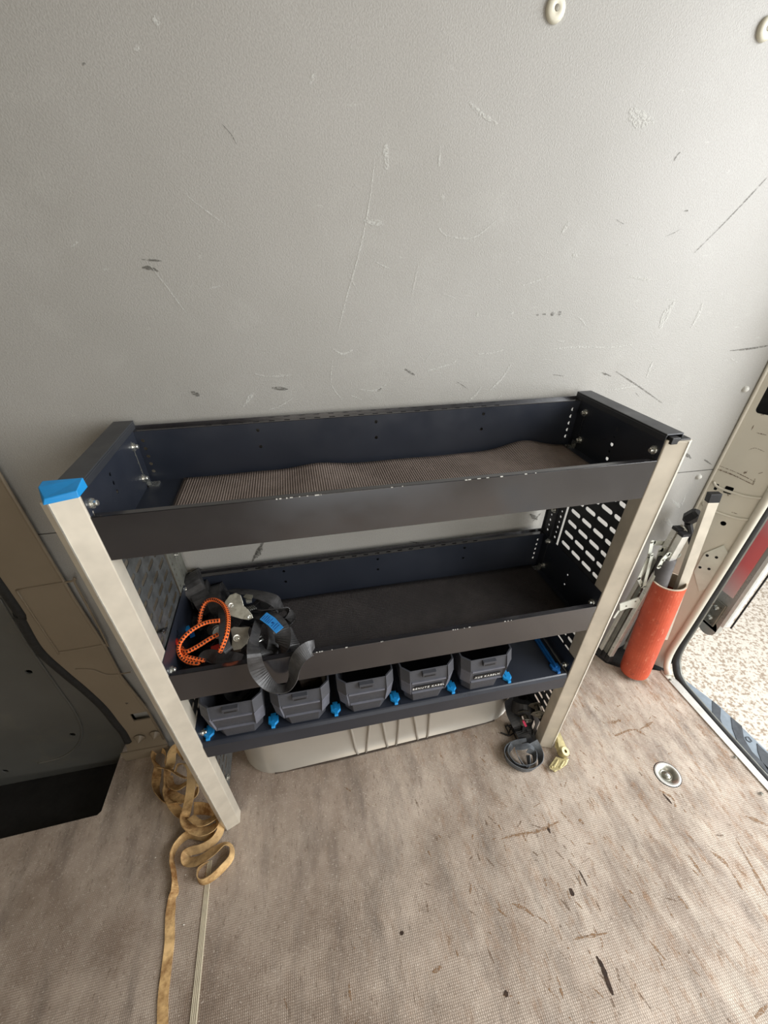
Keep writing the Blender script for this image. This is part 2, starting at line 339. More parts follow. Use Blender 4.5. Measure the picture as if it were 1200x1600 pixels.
# wall liner : upper and lower panel with a seam
XS = 1.452
up = [(-0.30, 0.80), (0.30, 0.795), (0.80, 0.786), (1.30, 0.783), (XS, 0.782), (XS, 2.25), (-1.3, 2.25), (-1.3, 1.6), (-0.30, 1.3)]
lo = [(-0.30, -0.11), (1.30, -0.10), (1.452, 0.03), (XS, 0.7795), (1.30, 0.7805), (0.80, 0.7835), (0.30, 0.7925), (-0.30, 0.7975)]
wroot = thing('wall_back', (0.6, 0.285, 0), '', ''); del wroot['category']; struct(wroot, 'grey textured liner wall behind the shelving rack')
mb = MB(); plate(mb, up, [], (0, 0.290, 0), (1, 0, 0), (0, 0, 1), 0.004); mb.obj('panel', M['wall'], wroot)
mb = MB(); plate(mb, lo, [], (0, 0.290, 0), (1, 0, 0), (0, 0, 1), 0.004); mb.obj('panel', M['wall'], wroot)
MB().box((-0.31, 0.2915, -0.11), (1.45, 0.297, 2.2)).obj('seam_light_block', M['dark'], wroot)  # dark sheet added to stop light leaking through the seam
YW = 0.2855
def stroke(mb, pts, wd, place, nrm, th=0.0004, jag=0.35):
    P = crom(pts, 5) if len(pts) > 2 else [Vector(pts[0])*(1-t)+Vector(pts[1])*t for t in [i/6 for i in range(7)]]
    N = Vector(nrm); m = len(P); b = len(mb.v)
    for i, p in enumerate(P):
        t = (P[min(i+1, m-1)]-P[max(i-1, 0)]).normalized(); sd = t.cross(N).normalized(); e = wd*0.42*max(0.12, sin(pi*(i+0.4)/(m-0.2)))**0.6*(1+random.uniform(-jag, jag))
        mb.v += [tuple(p+sd*e+N*th), tuple(p-sd*e+N*th)]
    for i in range(m-1): mb.f.append((b+2*i, b+2*i+1, b+2*i+3, b+2*i+2))
light = [([(733, 160), (752, 178), (778, 194)], 5), ([(603, 222), (604, 265)], 8), ([(688, 228), (686, 262)], 3), ([(984, 172), (1000, 186), (1022, 190)], 15), ([(244, 25), (245, 40)], 8), ([(211, 70), (215, 80)], 6),
 ([(493, 112), (484, 132)], 4), ([(585, 255), (575, 330), (560, 400), (540, 470), (527, 525)], 2.2), ([(520, 545), (535, 553), (552, 546)], 4), ([(683, 350), (697, 368), (735, 372), (757, 360), (782, 338)], 2.2), ([(690, 305), (694, 314)], 5),
 ([(812, 447), (835, 440), (865, 428)], 2.2), ([(985, 432), (1000, 434), (1017, 437)], 4), ([(858, 546), (900, 542), (950, 543), (988, 538)], 3), ([(1031, 514), (1040, 492), (1054, 472)], 9), ([(1080, 512), (1092, 490), (1098, 474)], 3.5), ([(380, 636), (388, 624), (396, 614)], 6), ([(395, 583), (420, 588), (455, 586)], 2.5),
 ([(715, 635), (740, 620), (752, 604)], 3), ([(765, 610), (785, 590), (800, 566)], 3), ([(665, 580), (700, 570), (715, 562)], 3), ([(745, 553), (770, 551), (788, 546)], 2.5), ([(940, 610), (975, 606), (1010, 600)], 2.2), ([(275, 290), (310, 320), (362, 358)], 1.6), ([(235, 415), (262, 450), (290, 488)], 1.8), ([(520, 560), (518, 600), (535, 625)], 1.5),
 ([(322, 452), (350, 445)], 2), ([(566, 345), (600, 350)], 7), ([(878, 365), (890, 345)], 4), ([(1142, 560), (1152, 566)], 2), ([(560, 608), (585, 610), (604, 600)], 3), ([(1020, 565), (1010, 590)], 3), ([(460, 620), (440, 633), (420, 640)], 2), ([(110, 385), (122, 378)], 3), ([(640, 480), (648, 440), (655, 410)], 1.4), ([(690, 458), (712, 466)], 2), ([(745, 488), (746, 495)], 4), ([(795, 490), (803, 488)], 4), ([(895, 398), (902, 400)], 4), ([(1055, 830), (1040, 812), (1030, 820)], 6), ([(1048, 780), (1062, 790), (1070, 776)], 6)]
dark = [([(222, 418), (235, 419), (248, 424)], 4), ([(838, 492), (842, 492)], 3), ([(848, 491), (853, 491)], 3), ([(861, 491), (866, 490)], 5), ([(872, 490), (877, 489)], 6), ([(632, 576), (640, 581), (648, 586)], 3), ([(1085, 395), (1140, 340), (1200, 276)], 1.5), ([(962, 580), (1000, 605), (1035, 630)], 1.6), ([(298, 612), (312, 618)], 6), ([(425, 606), (450, 608)], 5), ([(940, 582), (955, 588)], 2.5), ([(590, 612), (596, 606)], 3), ([(130, 98), (132, 102)], 4), ([(1100, 718), (1112, 726)], 2), ([(1066, 705), (1080, 716)], 4),
 ([(412, 846), (402, 862), (394, 878)], 5), ([(409, 852), (404, 864), (397, 872)], 9), ([(828, 803), (840, 812)], 6), ([(832, 815), (845, 802)], 3), ([(1140, 548), (1170, 545), (1200, 540)], 2.0), ([(640, 846), (662, 850)], 2.5)]
mbl = MB(); mbd = MB()
for pts, wd in light: q = [onY(p, YW) for p in pts]; stroke(mbl, q, wd*(q[0]-CAMP).length/FPX, None, (0, -1, 0))
for pts, wd in dark: q = [onY(p, YW) for p in pts]; stroke(mbd, q, wd*(q[0]-CAMP).length/FPX, None, (0, -1, 0))
for i in range(95):
    x = random.triangular(0.0, 1.4, 1.0); z = random.triangular(0.85, 1.45, 0.98) if i % 5 else random.uniform(0.45, 0.78); a = random.uniform(-1, 1.2); L = random.uniform(0.004, 0.035)
    q = [Vector((x, YW, z)), Vector((x+L*cos(a)/2+random.uniform(-.003, .003), YW, z+L*sin(a)/2)), Vector((x+L*cos(a), YW, z+L*sin(a)))]
    stroke(mbl if random.random() < 0.8 else mbd, q, random.choice((0.001, 0.0015, 0.0015, 0.003)), None, (0, -1, 0))
o = mbl.obj('scuff_marks', M['scw'], wroot, label='pale scratches and scuffs on the liner'); o['kind'] = 'stuff'
o = mbd.obj('scuff_marks', M['sdw'], wroot, label='dark scratches and tears on the liner'); o['kind'] = 'stuff'
for i, (p, y_) in enumerate((((868, 14), 0), ((1197, 45), 0))):
    c = onY(p, 0.284); mb = MB(); mb.lathe([(0.0, -0.003), (0.003, -0.0035), (0.004, -0.005), (0.012, -0.004), (0.0145, -0.002), (0.0145, 0.002)], c, (0, 1, 0), 20)
    s_ = mb.obj('screw_cap', M['cream'], loc=c, smooth=True)
    tag(s_, ('round cream screw cap on grey wall, upper right of the rack', 'round cream screw cap cut by the right photo edge')[i], 'screw cap', 'cream screw caps high on the wall')
    MB().lathe([(0, -0.0056), (0.0035, -0.0054), (0.004, -0.003)], c, (0, 1, 0), 10).obj('screw_head', M['steeld'], s_, loc=c)
for i, p in enumerate(((1165, 608), (1092, 745))):
    c = onY(p, 0.284); mb = MB(); mb.lathe([(0.0, -0.007), (0.004, -0.006), (0.007, -0.003), (0.008, 0.002)], c, (0, 1, 0), 14)
    tag(mb.obj('rivet', M['scl'], loc=c, smooth=True), ('small pale rivet on the wall beside the ivory pillar, upper one', 'small pale rivet just below the wall seam by the pillar')[i], 'rivet', 'wall rivets by the pillar')

# left pillar, plate in front of the liner edge, with pressed recess and slot
YP = 0.268
def yq(p, y=YP): v = onY(p, y); return (v.x, v.z)
outl = [yq(p) for p in ((239, 1097), (177, 1010), (124, 924), (68, 825), (0, 685))]
outl = [(-0.262, 1.03)]+[(-0.262, 0.80), (-0.262, 0.62), (-0.256, 0.42), (-0.262, 0.33), (-0.245, 0.17), (-0.245, -0.062), (-0.375, -0.075)]
seal_pts = [(200, 1160), (192, 1145), (180, 1130), (160, 1105), (130, 1077), (100, 1052), (60, 1015), (30, 965), (0, 915)]
se = [yq(p) for p in seal_pts]; outl = outl+se[1:]+[(se[-1][0], 1.6), (-0.262, 1.6)]
holes = [rrect(*yq((209, 1127)), *yq((256, 1107)), 0.004), circ(*yq((198, 1099)), 0.004, 10)]
mb = MB(); plate(mb, outl, holes, (0, YP+0.004, 0), (1, 0, 0), (0, 0, 1), 0.004)
mb.box((-0.38, YP+0.03, -0.08), (-0.245, YP+0.034, 0.2))
wl = mb.obj('wall_left', M['pil_l']); struct(wl, 'beige painted steel pillar left of the rack')
rc = [yq(p) for p in ((26, 922), (112, 908), (118, 912), (166, 1003), (160, 1007), (96, 1018), (88, 1014))]
mb = MB(); P = [Vector((u, YP-0.0006, v)) for u, v in rc]; mb.tube(crom(P+[P[0]], 5), 0.0024, 6); mb.obj('recess_bead', M['pil_l'], wl, smooth=True)
mb = MB(); mb.tube([Vector((-0.262, YP+0.001, 1.6)), Vector((-0.262, YP+0.001, 0.8)), Vector((-0.262, YP+.001, 0.62)), Vector((-0.257, YP+.001, 0.45)), Vector((-0.262, YP+0.001, 0.33)), Vector((-0.246, YP+0.001, 0.17)), Vector((-0.246, YP+0.001, 0.0))], 0.0035, 8); mb.obj('rim', M['pil_l'], wl, smooth=True)
mb = MB(); mb.tube(crom([Vector((*yq(p)[:1], YP-0.001, yq(p)[1])) for p in ((118, 1045), (145, 1046), (170, 1054), (204, 1050))], 5), 0.002, 6); mb.obj('crease', M['pil_l'], wl, smooth=True)
mb = MB().box((-0.385, YP-0.004, -0.078), (-0.245, YP, -0.03))
for p in ((219, 1155), (243, 1149)):
    c = onY(p, YP-0.004); mb.lathe([(0.0, -0.018), (0.016, 0.0)], (c.x, c.y, c.z+0.006), (0, 1, 0), 12)
mb.obj('foot_flange', M['pil_l'], wl)
P = crom([Vector((*yq(p)[:1], YP+0.006, yq(p)[1])) for p in seal_pts]+[Vector((se[-1][0], YP+0.006, 1.6))], 6)
MB().tube(P, 0.013, 10).obj('door_seal', M['rubber'], wl, smooth=True, label='black rubber door seal')
# sliding door left
YD = 0.300
do = [yq((200, 1150), YD), yq((187, 1186), YD), yq((0, 1217), YD), (-1.2, -0.19), (-1.2, 1.6), (-0.38, 1.6), (-0.40, 0.6), (-0.40, 0.3), (-0.37, 0.10)]
mb = MB(); plate(mb, do, [circ(*yq((45, 1050), YD), 0.0085, 12), circ(*yq((113, 1148), YD), 0.0085, 12), circ(*yq((8, 1205), YD), 0.0085, 12)], (0, YD+0.004, 0), (1, 0, 0), (0, 0, 1), 0.004)
mb.box((-1.2, YD+0.03, -0.2), (-0.38, YD+0.034, 1.6))
d1 = mb.obj('door_1', M['door_l']); struct(d1, 'dark grey inner side of the closed sliding door')
P = crom([Vector((*yq(p, YD)[:1], YD-0.001, yq(p, YD)[1])) for p in ((0, 935), (45, 1008), (90, 1073), (115, 1108), (128, 1138), (122, 1163), (98, 1182), (60, 1192))], 6)
MB().tube(P, 0.0032, 8).obj('pressed_panel_bead', M['door_l'], d1, smooth=True)
mb = MB(); mb.box((-1.3, 0.10, -0.215), (-0.405, 0.36, -0.188)); mb.box((-1.3, 0.10, -0.19), (-0.405, 0.112, -0.11)); mb.box((-0.412, 0.10, -0.2), (-0.405, 0.34, -0.105))
struct(mb.obj('trim_1', M['step']), 'black entry step well at lower left')

# right pillar
PA, PB = Vector((1.452, 0.285, 0)), Vector((1.524, 0.163, 0)); PU = (PB-PA).normalized(); PN = Vector((-PU.y, PU.x, 0)); PN = -PN if PN.x > 0 else PN
def pr(p):
    v = on_plane(p, PA, PN); return ((v-PA).dot(PU), v.z)
WL = (PB-PA).length
hol = [rrect(pr((1131, 778))[0], pr((1131, 772))[1], pr((1143, 766))[0], pr((1137, 758))[1], 0.003)]
a_ = pr((1138, 766)); b_ = pr((1119, 761)); c_ = pr((1200, 622)); e_ = pr((1130, 818))
hol = [rrect(a_[0]-0.010, a_[1]-0.011, a_[0]+0.010, a_[1]+0.011, 0.003), rrect(b_[0]-0.004, b_[1]-0.010, b_[0]+0.004, b_[1]+0.010, 0.002), circ(*e_, 0.0075, 12), rrect(c_[0]-0.012, c_[1]-0.04, WL-0.012, c_[1]+0.12, 0.010)]
for p in ((1100, 789),): q_ = pr(p); hol.append(circ(*q_, 0.005, 10))
mb = MB(); plate(mb, [(0, -0.01), (WL, 0.02), (WL, 2.25), (0, 2.25)], hol, PA-PN*0.003, PU, (0, 0, 1), 0.003)
wr = mb.obj('wall_right', M['pil_r']); struct(wr, 'scratched ivory painted rear pillar')
c_b = PA+PU*0.07-PN*0.03; MB().beam(c_b, c_b+Vector((0, 0, 2.25)), 0.17, 0.002, PN).obj('cavity_shade_sheet', M['dark'], wr, label='black sheet standing in for shade behind the holes')  # black sheet paints the shade inside the hollow pillar
mb = MB(); mb.tube([PA+Vector((0, -0.003, 0.05)), PA+Vector((0, -0.003, 2.25))], 0.0045, 8); mb.obj('edge_bead', M['pil_r'], wr, smooth=True)
mb = MB(); mb.tube(crom([Vector((1.522, 0.166, 2.25)), Vector((1.522, 0.166, 0.9)), Vector((1.520, 0.166, 0.3)), Vector((1.517, 0.166, 0.12)), Vector((1.508, 0.148, 0.06)), Vector((1.500, 0.120, 0.042))], 8), 0.011, 12); mb.obj('rounded_flange', M['pil_r'], wr, smooth=True)
for za in (0.735, 0.665):
    mb = MB(); P0 = PA+PU*0.012+PN*0.001; mb.tube(crom([P0+Vector((0, 0, za+0.012)), PA+PU*0.03+PN*0.003+Vector((0, 0, za)), PA+PU*0.09+PN*0.003+Vector((0, 0, za-0.002)), PA+PU*0.128+PN*0.001+Vector((0, 0, za+0.006))], 5), 0.0035, 8); mb.obj('pressed_ridge', M['pil_r'], wr, smooth=True)
def pp(p, off=0.0): return on_plane(p, PA+PN*off, PN)
mb = MB(); poly = [(1131, 852), (1139, 866), (1113, 917), (1092, 924), (1084, 893), (1101, 864)]; lo_ = [pp(p, 0.0005) for p in poly]; hi_ = [pp(p, 0.0035) for p in poly]; mb.hexa(lo_, hi_)
pl = mb.obj('gusset_plate', M['plate_r'], wr)
for p in ((1105, 868), (1119.5, 871), (1093.7, 886.5), (1107.8, 889)):
    c = pp(p, 0.0038); MB().cyl(c-PN*0.001, c+PN*0.0006, 0.0042, 12).obj('hole', M['dark'], pl)
mb = MB()
for pts, wd in (([(1122, 727), (1150, 738), (1178, 752)], 2), ([(1116, 731), (1145, 742), (1176, 757)], 3), ([(1119, 729), (1124, 724)], 3), ([(1176, 758), (1180, 748)], 3), ([(1162, 740), (1168, 736)], 4), ([(1174, 672), (1178, 664)], 2), ([(1182, 676), (1198, 680)], 2), ([(1170, 703), (1180, 700), (1195, 706)], 1.2), ([(1185, 740), (1192, 738)], 2), ([(1137, 772), (1138, 775)], 2), ([(1188, 648), (1194, 648)], 2), ([(1143, 800), (1152, 803)], 2), ([(1113, 945), (1117, 942)], 4), ([(1050, 1020), (1048, 1022)], 3)):
    q = [pp(p, 0.0006) for p in pts]; stroke(mb, q, 0.6*wd*(q[0]-CAMP).length/FPX, None, PN)
o = mb.obj('scuff_marks', M['sdk'], wr, label='dark scratches across the pillar'); o['kind'] = 'stuff'
# outer door seal, going round into the sill groove
P = crom([Vector((1.540, 0.163, 2.25)), Vector((1.537, 0.163, 1.0)), Vector((1.537, 0.163, 0.3)), Vector((1.536, 0.16, 0.12)), Vector((1.530, 0.13, 0.06)), Vector((1.524, 0.09, 0.038)), Vector((1.520, 0.02, 0.034)), Vector((1.512, -0.3, 0.032)), Vector((1.50, -1.4, 0.03))], 8)
MB().tube(P, 0.0115, 10).obj('door_seal', M['rubber'], wr, smooth=True, label='black rubber doorway seal')
P2 = [p+Vector((0.016, -0.002, -0.005)) for p in P]; MB().tube(P2, 0.006, 8).obj('door_seal', M['flange'], wr, smooth=True, label='grey inner lip of the doorway seal')
# sill strip
sl = [(1.484, -1.6), (1.514, -1.6), (1.520, 0.02), (1.512, 0.10), (1.492, 0.148), (1.486, 0.14)]
mb = MB(); mb.hexa([Vector((x, y, fz(x)+0.0005)) for x, y in sl], [Vector((x, y, fz(x)+0.0045)) for x, y in sl]); t1 = mb.obj('trim_2', M['alu_b']); struct(t1, 'bright aluminium sill strip along the doorway')
for p in ((1047, 1062), (1149, 1183), (1190, 1240)):
    c = onF(p, 0.0048); c.x = min(c.x, 1.505); MB().lathe([(0, 0.0012), (0.003, 0.001), (0.005, 0)], c, (0, 0, 1), 10).obj('screw', M['steeld'], t1)
# bumper step
bs = [(1.527, -1.6), (1.66, -1.6), (1.634, -0.19), (1.618, 0.0), (1.585, 0.112), (1.535, 0.118)]
mb = MB(); mb.hexa([Vector((x, y, -0.10)) for x, y in bs], [Vector((x, y, 0.0)) for x, y in bs]); t2 = mb.obj('trim_3', M['bump'], bevel=0.004); struct(t2, 'grey plastic bumper step outside the sill')
z3 = lambda L: [(1040+a/4.444, 920+b/4.444) for a, b in L]
for L in ([(325, 775), (385, 830), (380, 900), (405, 975), (480, 1065), (600, 1190), (711, 1310), (760, 1370), (740, 1390), (660, 1310), (540, 1180), (430, 1060), (360, 960), (328, 870)], [(455, 890), (530, 952), (545, 1040), (600, 1130), (720, 1250), (800, 1330), (780, 1350), (660, 1230), (560, 1140), (500, 1060), (465, 970)], [(635, 1072), (770, 1200), (790, 1300), (711, 1262), (665, 1190), (642, 1130)]):
    q = [onZ(p, 0.0018) for p in z3(L)]; mb = MB(); mb.hexa([v-Vector((0, 0, 0.002)) for v in q], q); mb.obj('tread_inlay', M['bumpd'], t2)
for L in ([(280, 838), (300, 835), (325, 862), (312, 868), (290, 860)], [(555, 1030), (575, 1028), (600, 1058), (588, 1065), (565, 1052)]):
    q = [onZ(p, 0.002) for p in z3(L)]; MB().tube(q+[q[0]], 0.0012, 5).obj('slot_rim', M['bumpd'], t2)
# rear door leaf standing open
mb = MB(); mb.box((1.600, 0.128, 0.235), (1.622, 0.196, 2.2)); mb.cyl((1.600, 0.162, 0.235), (1.622, 0.162, 0.235), 0.034, 24)
d2 = mb.obj('door_2', M['leaf']); struct(d2, 'silver edge of the opened rear door')
MB().box((1.5985, 0.142, 0.38), (1.6005, 0.186, 0.72)).obj('red_reflection', M['red'], d2, label='red reflection painted on the door edge')
MB().box((1.5985, 0.142, 0.72), (1.6005, 0.186, 1.5)).obj('edge_strip', M['leaf'], d2)
MB().tube([(1.60, 0.194, 0.36), (1.60, 0.194, 2.2)], 0.004, 8).obj('edge_seal', M['rubber'], d2)
MB().box((1.596, 0.116, 0.27), (1.622, 0.1275, 2.2)).obj('outer_flange', M['scl'], d2, bevel=0.002)
MB().tube([(1.61, 0.104, 0.28), (1.61, 0.104, 2.2)], 0.0028, 8).obj('edge_seal', M['rubber'], d2)
h_ = MB().box((1.594, 0.142, 0.248), (1.600, 0.190, 0.345)).obj('hinge_plate', M['steelp'], d2, bevel=0.002)
for z_ in (0.318, 0.272): MB().lathe([(0, -0.008), (0.003, -0.008), (0.0035, -0.005), (0.007, -0.006), (0.009, 0)], (1.594, 0.165, z_), (1, 0, 0), 14).obj('bolt', M['zinc'], h_)
# ground outside
mb = MB().box((1.7, -6, -0.64), (9, 7, -0.6)); struct(mb.obj('floor_3', M['ground']), 'speckled pebble paving outside the doorway')
# the rest of the van body: roof, far side wall with its open side door, front bulkhead
mb = MB(); plate(mb, [(-1.3, 0.3), (1.5, 0.3), (1.5, -1.7), (-1.3, -1.7)], [], (0, 0, 2.25), (1, 0, 0), (0, 1, 0), 0.02)
struct(mb.obj('ceiling', M['shell']))
mb = MB(); plate(mb, [(-1.3, -0.2), (1.5, -0.2), (1.5, 2.25), (-1.3, 2.25)], [rrect(0.1, 0.0, 1.2, 2.0, 0.05)], (0, -1.7, 0), (1, 0, 0), (0, 0, 1), 0.02)
struct(mb.obj('wall_front', M['shell']))
struct(MB().box((-1.34, -1.7, -0.25), (-1.3, 0.36, 2.25)).obj('wall_end', M['shell']))
# ribbed ivory strip laid in the floor
def fl(p, h=0.0): return onF(p, h)
A_, B_ = fl((328, 1345)), fl((298, 1640)); dirv = (B_-A_).normalized(); sdv = Vector((dirv.y, -dirv.x, 0)).normalized()
mb = MB(); wda, wdb = 0.0115, 0.0150
mb.hexa([A_+sdv*wda/2, B_+sdv*wdb/2, B_-sdv*wdb/2, A_-sdv*wda/2], [v+Vector((0, 0, 0.002)) for v in (A_+sdv*wda/2, B_+sdv*wdb/2, B_-sdv*wdb/2, A_-sdv*wda/2)])
t3 = mb.obj('trim_4', M['ivory']); struct(t3, 'narrow ribbed ivory strip on the floor')
for k in (-0.27, 0.0, 0.27):
    a = A_+sdv*wda*k+Vector((0, 0, 0.0022)); b = B_+sdv*wdb*k+Vector((0, 0, 0.0022)); MB().beam(a, b, 0.0009, 0.0006).obj('groove', M['rib'], t3)
# floor scars
mb = MB(); mg = MB(); mf = MB()
for pts, wd in (([(780, 1312), (805, 1305), (835, 1300), (857, 1292), (872, 1284)], 6), ([(857, 1285), (858, 1300)], 4), ([(895, 1468), (920, 1463), (950, 1458)], 5), ([(800, 1412), (820, 1420), (835, 1432)], 6), ([(905, 1280), (912, 1288)], 9), ([(1030, 1235), (1050, 1246), (1056, 1262)], 5), ([(1075, 1335), (1100, 1370)], 6), ([(1150, 1310), (1200, 1400)], 5), ([(1110, 1330), (1135, 1350), (1160, 1390)], 6), ([(1060, 1400), (1075, 1420)], 8), ([(960, 1150), (990, 1140), (1010, 1150)], 6), ([(955, 1130), (970, 1125)], 8), ([(1000, 1140), (1020, 1128)], 5), ([(690, 1510), (675, 1520)], 8), ([(1165, 1275), (1200, 1290)], 7), ([(870, 1525), (880, 1560)], 5), ([(1015, 1470), (1040, 1500)], 4), ([(1180, 1590), (1200, 1570)], 7)):
    q = [fl(p, 0.0002) for p in pts]; stroke(mg, q, wd*0.6*(q[0]-CAMP).length/FPX, None, (0, 0, 1), 0.0004, 0.6)
for pts, wd in (([(932, 1494), (942, 1512), (950, 1535), (958, 1555)], 5), ([(891, 1388), (896, 1400)], 5), ([(627, 1455), (629, 1461)], 5), ([(1036, 1240), (1050, 1256)], 2.5), ([(856, 1293), (860, 1302)], 3), ([(788, 1550), (794, 1556)], 6), ([(905, 1360), (918, 1385)], 1.5), ([(818, 1112), (822, 1116)], 4)):
    q = [fl(p, 0.0004) for p in pts]; stroke(mb, q, wd*(q[0]-CAMP).length/FPX, None, (0, 0, 1), 0.0005)
for p in ((290, 1367), (287, 1445), (243, 1340)):
    q = fl(p, 0.0008); mf.box(q-Vector((0.0015, 0.001, 0.001)), q+Vector((0.0015, 0.001, 0.001)))
for m_, mm, lb in ((mg, M['gouge'], 'brown gouges worn into the floor'), (mb, M['split'], 'dark splits in the floor board'), (mf, M['fleck'], 'white crumbs on the floor')):
    o = m_.obj('floor_marks', mm, floor, label=lb); o['kind'] = 'stuff'
mb = MB(); md = MB(); rr = random.Random(11)
for i in range(330):
    x = rr.triangular(0.0, 1.46, 1.25) if i % 3 else rr.triangular(0.55, 1.0, 0.8); y = rr.uniform(-0.62, 0.10) if i % 3 else rr.uniform(-0.55, -0.15)
    a = rr.gauss(1.75, 0.35) if rr.random() < 0.75 else rr.uniform(0, 3.1); L = rr.uniform(0.004, 0.030); wd = rr.choice((0.0008, 0.0012, 0.0018, 0.003, 0.0045))
    q = [Vector((x+t*L*cos(a)+rr.uniform(-.001, .001), y+t*L*sin(a), 0)) for t in (0, .5, 1)]
    for v in q: v.z = fz(v.x)+0.0003
    if q[0].x < 1.48 and q[2].x < 1.48: stroke(mb if rr.random() < 0.7 else md, q, wd, None, (0, 0, 1), 0.0003, 0.6)
for m_, mm, lb in ((mb, M['gouge'], 'small brown nicks worn into the floor'), (md, M['sdk'], 'small dark nicks in the floor')):
    o = m_.obj('floor_marks', mm, floor, label=lb); o['kind'] = 'stuff'
# floor tie-down ring
rt = thing('floor_lashing_ring', RING, 'round silver lashing point sunk into the floor near the doorway', 'lashing ring')
up_ = FN.normalized()
MB().lathe([(0.026, -0.012), (0.026, 0.0005), (0.0335, 0.0005), (0.0345, 0.0012), (0.0325, 0.002), (0.026, 0.002)][3:]+[(0.026, 0.0005)], RING, up_, 36).obj('outer_ring', M['alu_b'], rt, smooth=True, loc=RING)
MB().lathe([(0.0315, 0.0002), (0.0345, 0.0014), (0.0365, 0.0002)], RING, up_, 36).obj('rubber_ring', M['rubber'], rt, loc=RING)
MB().lathe([(0.030, 0.002), (0.022, 0.001), (0.017, -0.006), (0.013, -0.010), (0.012, -0.006), (0.007, -0.003), (0.0, -0.002)], RING, up_, 30).obj('cup', M['steelp'], rt, smooth=True, loc=RING)
MB().lathe([(0.006, -0.003), (0.005, 0.0), (0.002, 0.0006), (0.0, 0.0006)], RING, up_, 14).obj('bolt', M['zinc'], rt, loc=RING)

# ================================================================== WHEEL ARCH
def arch_loop(z, g):
    R_ = 0.13; x0, x1, yf, yb = 0.0+g*0.3, 0.927-g*0.3, 0.108+g, 0.284
    L = [(x0, yb)]
    L += [(x0+R_-R_*cos(a), yf+R_*0.85-R_*0.85*sin(a)) for a in [pi/2*i/8 for i in range(9)]]
    L += [(x1-R_+R_*sin(a), yf+R_*0.85-R_*0.85*cos(a)) for a in [pi/2*i/8 for i in range(9)]]
    L += [(x1, yb)]
    return [Vector((x, y, z)) for x, y in L]
lev = [(0.0, -0.002, 1), (0.0, 0.001, 0), (0.10, 0.004, 0), (0.17, 0.014, 0), (0.215, 0.035, 0), (0.24, 0.07, 0)]
mb = MB(); rings = []
for z, g, fl_ in lev:
    L = arch_loop(z, g); rings.append([Vector((v.x, v.y, z+fz(v.x) if z < 0.05 else z)) for v in L])
n_ = len(rings[0]); vv = [v for r in rings for v in r]; ff = [(k*n_+i, k*n_+(i+1) % n_, (k+1)*n_+(i+1) % n_, (k+1)*n_+i) for k in range(len(rings)-1) for i in range(n_)]
ff.append(tuple((len(rings)-1)*n_+i for i in range(n_))); mb.add(vv, ff)
arch = mb.obj('wheel_arch', M['arch'], smooth=True, loc=(0.46, 0.15, 0)); tag(arch, 'pale grey pressed-steel wheel arch under the lowest shelf', 'wheel arch')
def ya(p): return onY(p, 0.1095)
for L in (([(545, 1125), (551, 1150), (558, 1176), (570, 1178), (574, 1160), (578, 1125)]), ([(594, 1110), (600, 1140), (606, 1168), (616, 1170), (622, 1145), (625, 1105)]), ([(643, 1100), (649, 1130), (653, 1156), (664, 1160), (670, 1135), (673, 1095)])):
    MB().tube(crom([ya(p) for p in L], 5), 0.0042, 8).obj('pressed_rib', M['arch'], arch, smooth=True)
MB().tube(crom([Vector((x, 0.106 if 0.1 < x < 0.8 else 0.112, fz(x)+0.003)) for x in (0.10, 0.3, 0.5, 0.7, 0.83)], 5), 0.003, 6).obj('sealant', M['brown'], arch, label='brown line of old sealant')

# ================================================================== RACK
rack = thing('shelving_rack', (W/2, 0.12, -0.02), 'dark navy steel van shelving rack with aluminium posts against grey wall', 'shelving rack')
PW = 0.034
def post(side):
    if side == 'L': x0, s, zb = 0.0, -1, fz(-0.02)
    else: x0, s, zb = W, 1, fz(W+0.03)
    def prof(z): return [Vector((x0, -0.003, z)), Vector((x0+s*PW, -0.017, z)), Vector((x0+s*(PW+0.013), -0.009, z)), Vector((x0+s*(PW+0.016), 0.004, z)), Vector((x0+s*(PW+0.016), 0.028, z)), Vector((x0, 0.028, z))]
    zt = 1.024 if s > 0 else 1.020
    mb = MB().hexa(prof(zb+0.001), prof(zt)); p = mb.obj('post', M['alu'], rack, bevel=0.0015)
    # raised fillet on the outer corner and groove line
    MB().beam((x0+s*(PW-0.001), -0.0168, zb+0.005), (x0+s*(PW-0.001), -0.0168, zt), 0.002, 0.002, (0, 1, 0)).obj('corner_bead', M['alu_b'], p)
    return p
pL = post('L'); pR = post('R')
# caps
mb = MB(); mb.hexa([Vector(v) for v in ((0.001, -0.006, 1.020), (-0.038, -0.019, 1.020), (-0.053, 0.010, 1.020), (-0.053, 0.026, 1.020), (0.001, 0.026, 1.020))], [Vector(v) for v in ((0.001, -0.004, 1.030), (-0.036, -0.014, 1.027), (-0.050, 0.010, 1.034), (-0.050, 0.024, 1.036), (0.001, 0.024, 1.036))])
mb.obj('post_cap', M['blue'], rack, bevel=0.001, label='bright blue post cap')
mb = MB(); mb.box((W+0.004, -0.010, 1.018), (W+0.020, 0.016, 1.030)).box((W+0.022, -0.008, 1.018), (W+0.044, 0.010, 1.0265)); mb.obj('post_cap', M['black'], rack, bevel=0.001, label='broken black stub of a missing cap')
# side channel covers on top
for s, x0 in ((-1, 0.0), (1, W)):
    xa, xb = (x0-0.034, x0+0.001) if s < 0 else (x0-0.001, x0+0.034)
    ya_ = 0.024 if s < 0 else 0.0
    mb = MB(); mb.box((xa, ya_, 1.031), (xb, 0.268, 1.034)); mb.box((xa, ya_, 0.985), (xa+0.0025, 0.268, 1.031)); mb.box((xb-0.0025, ya_, 1.005), (xb, 0.268, 1.031))
    mb.obj('side_cover', M['cap'], rack, bevel=0.001)
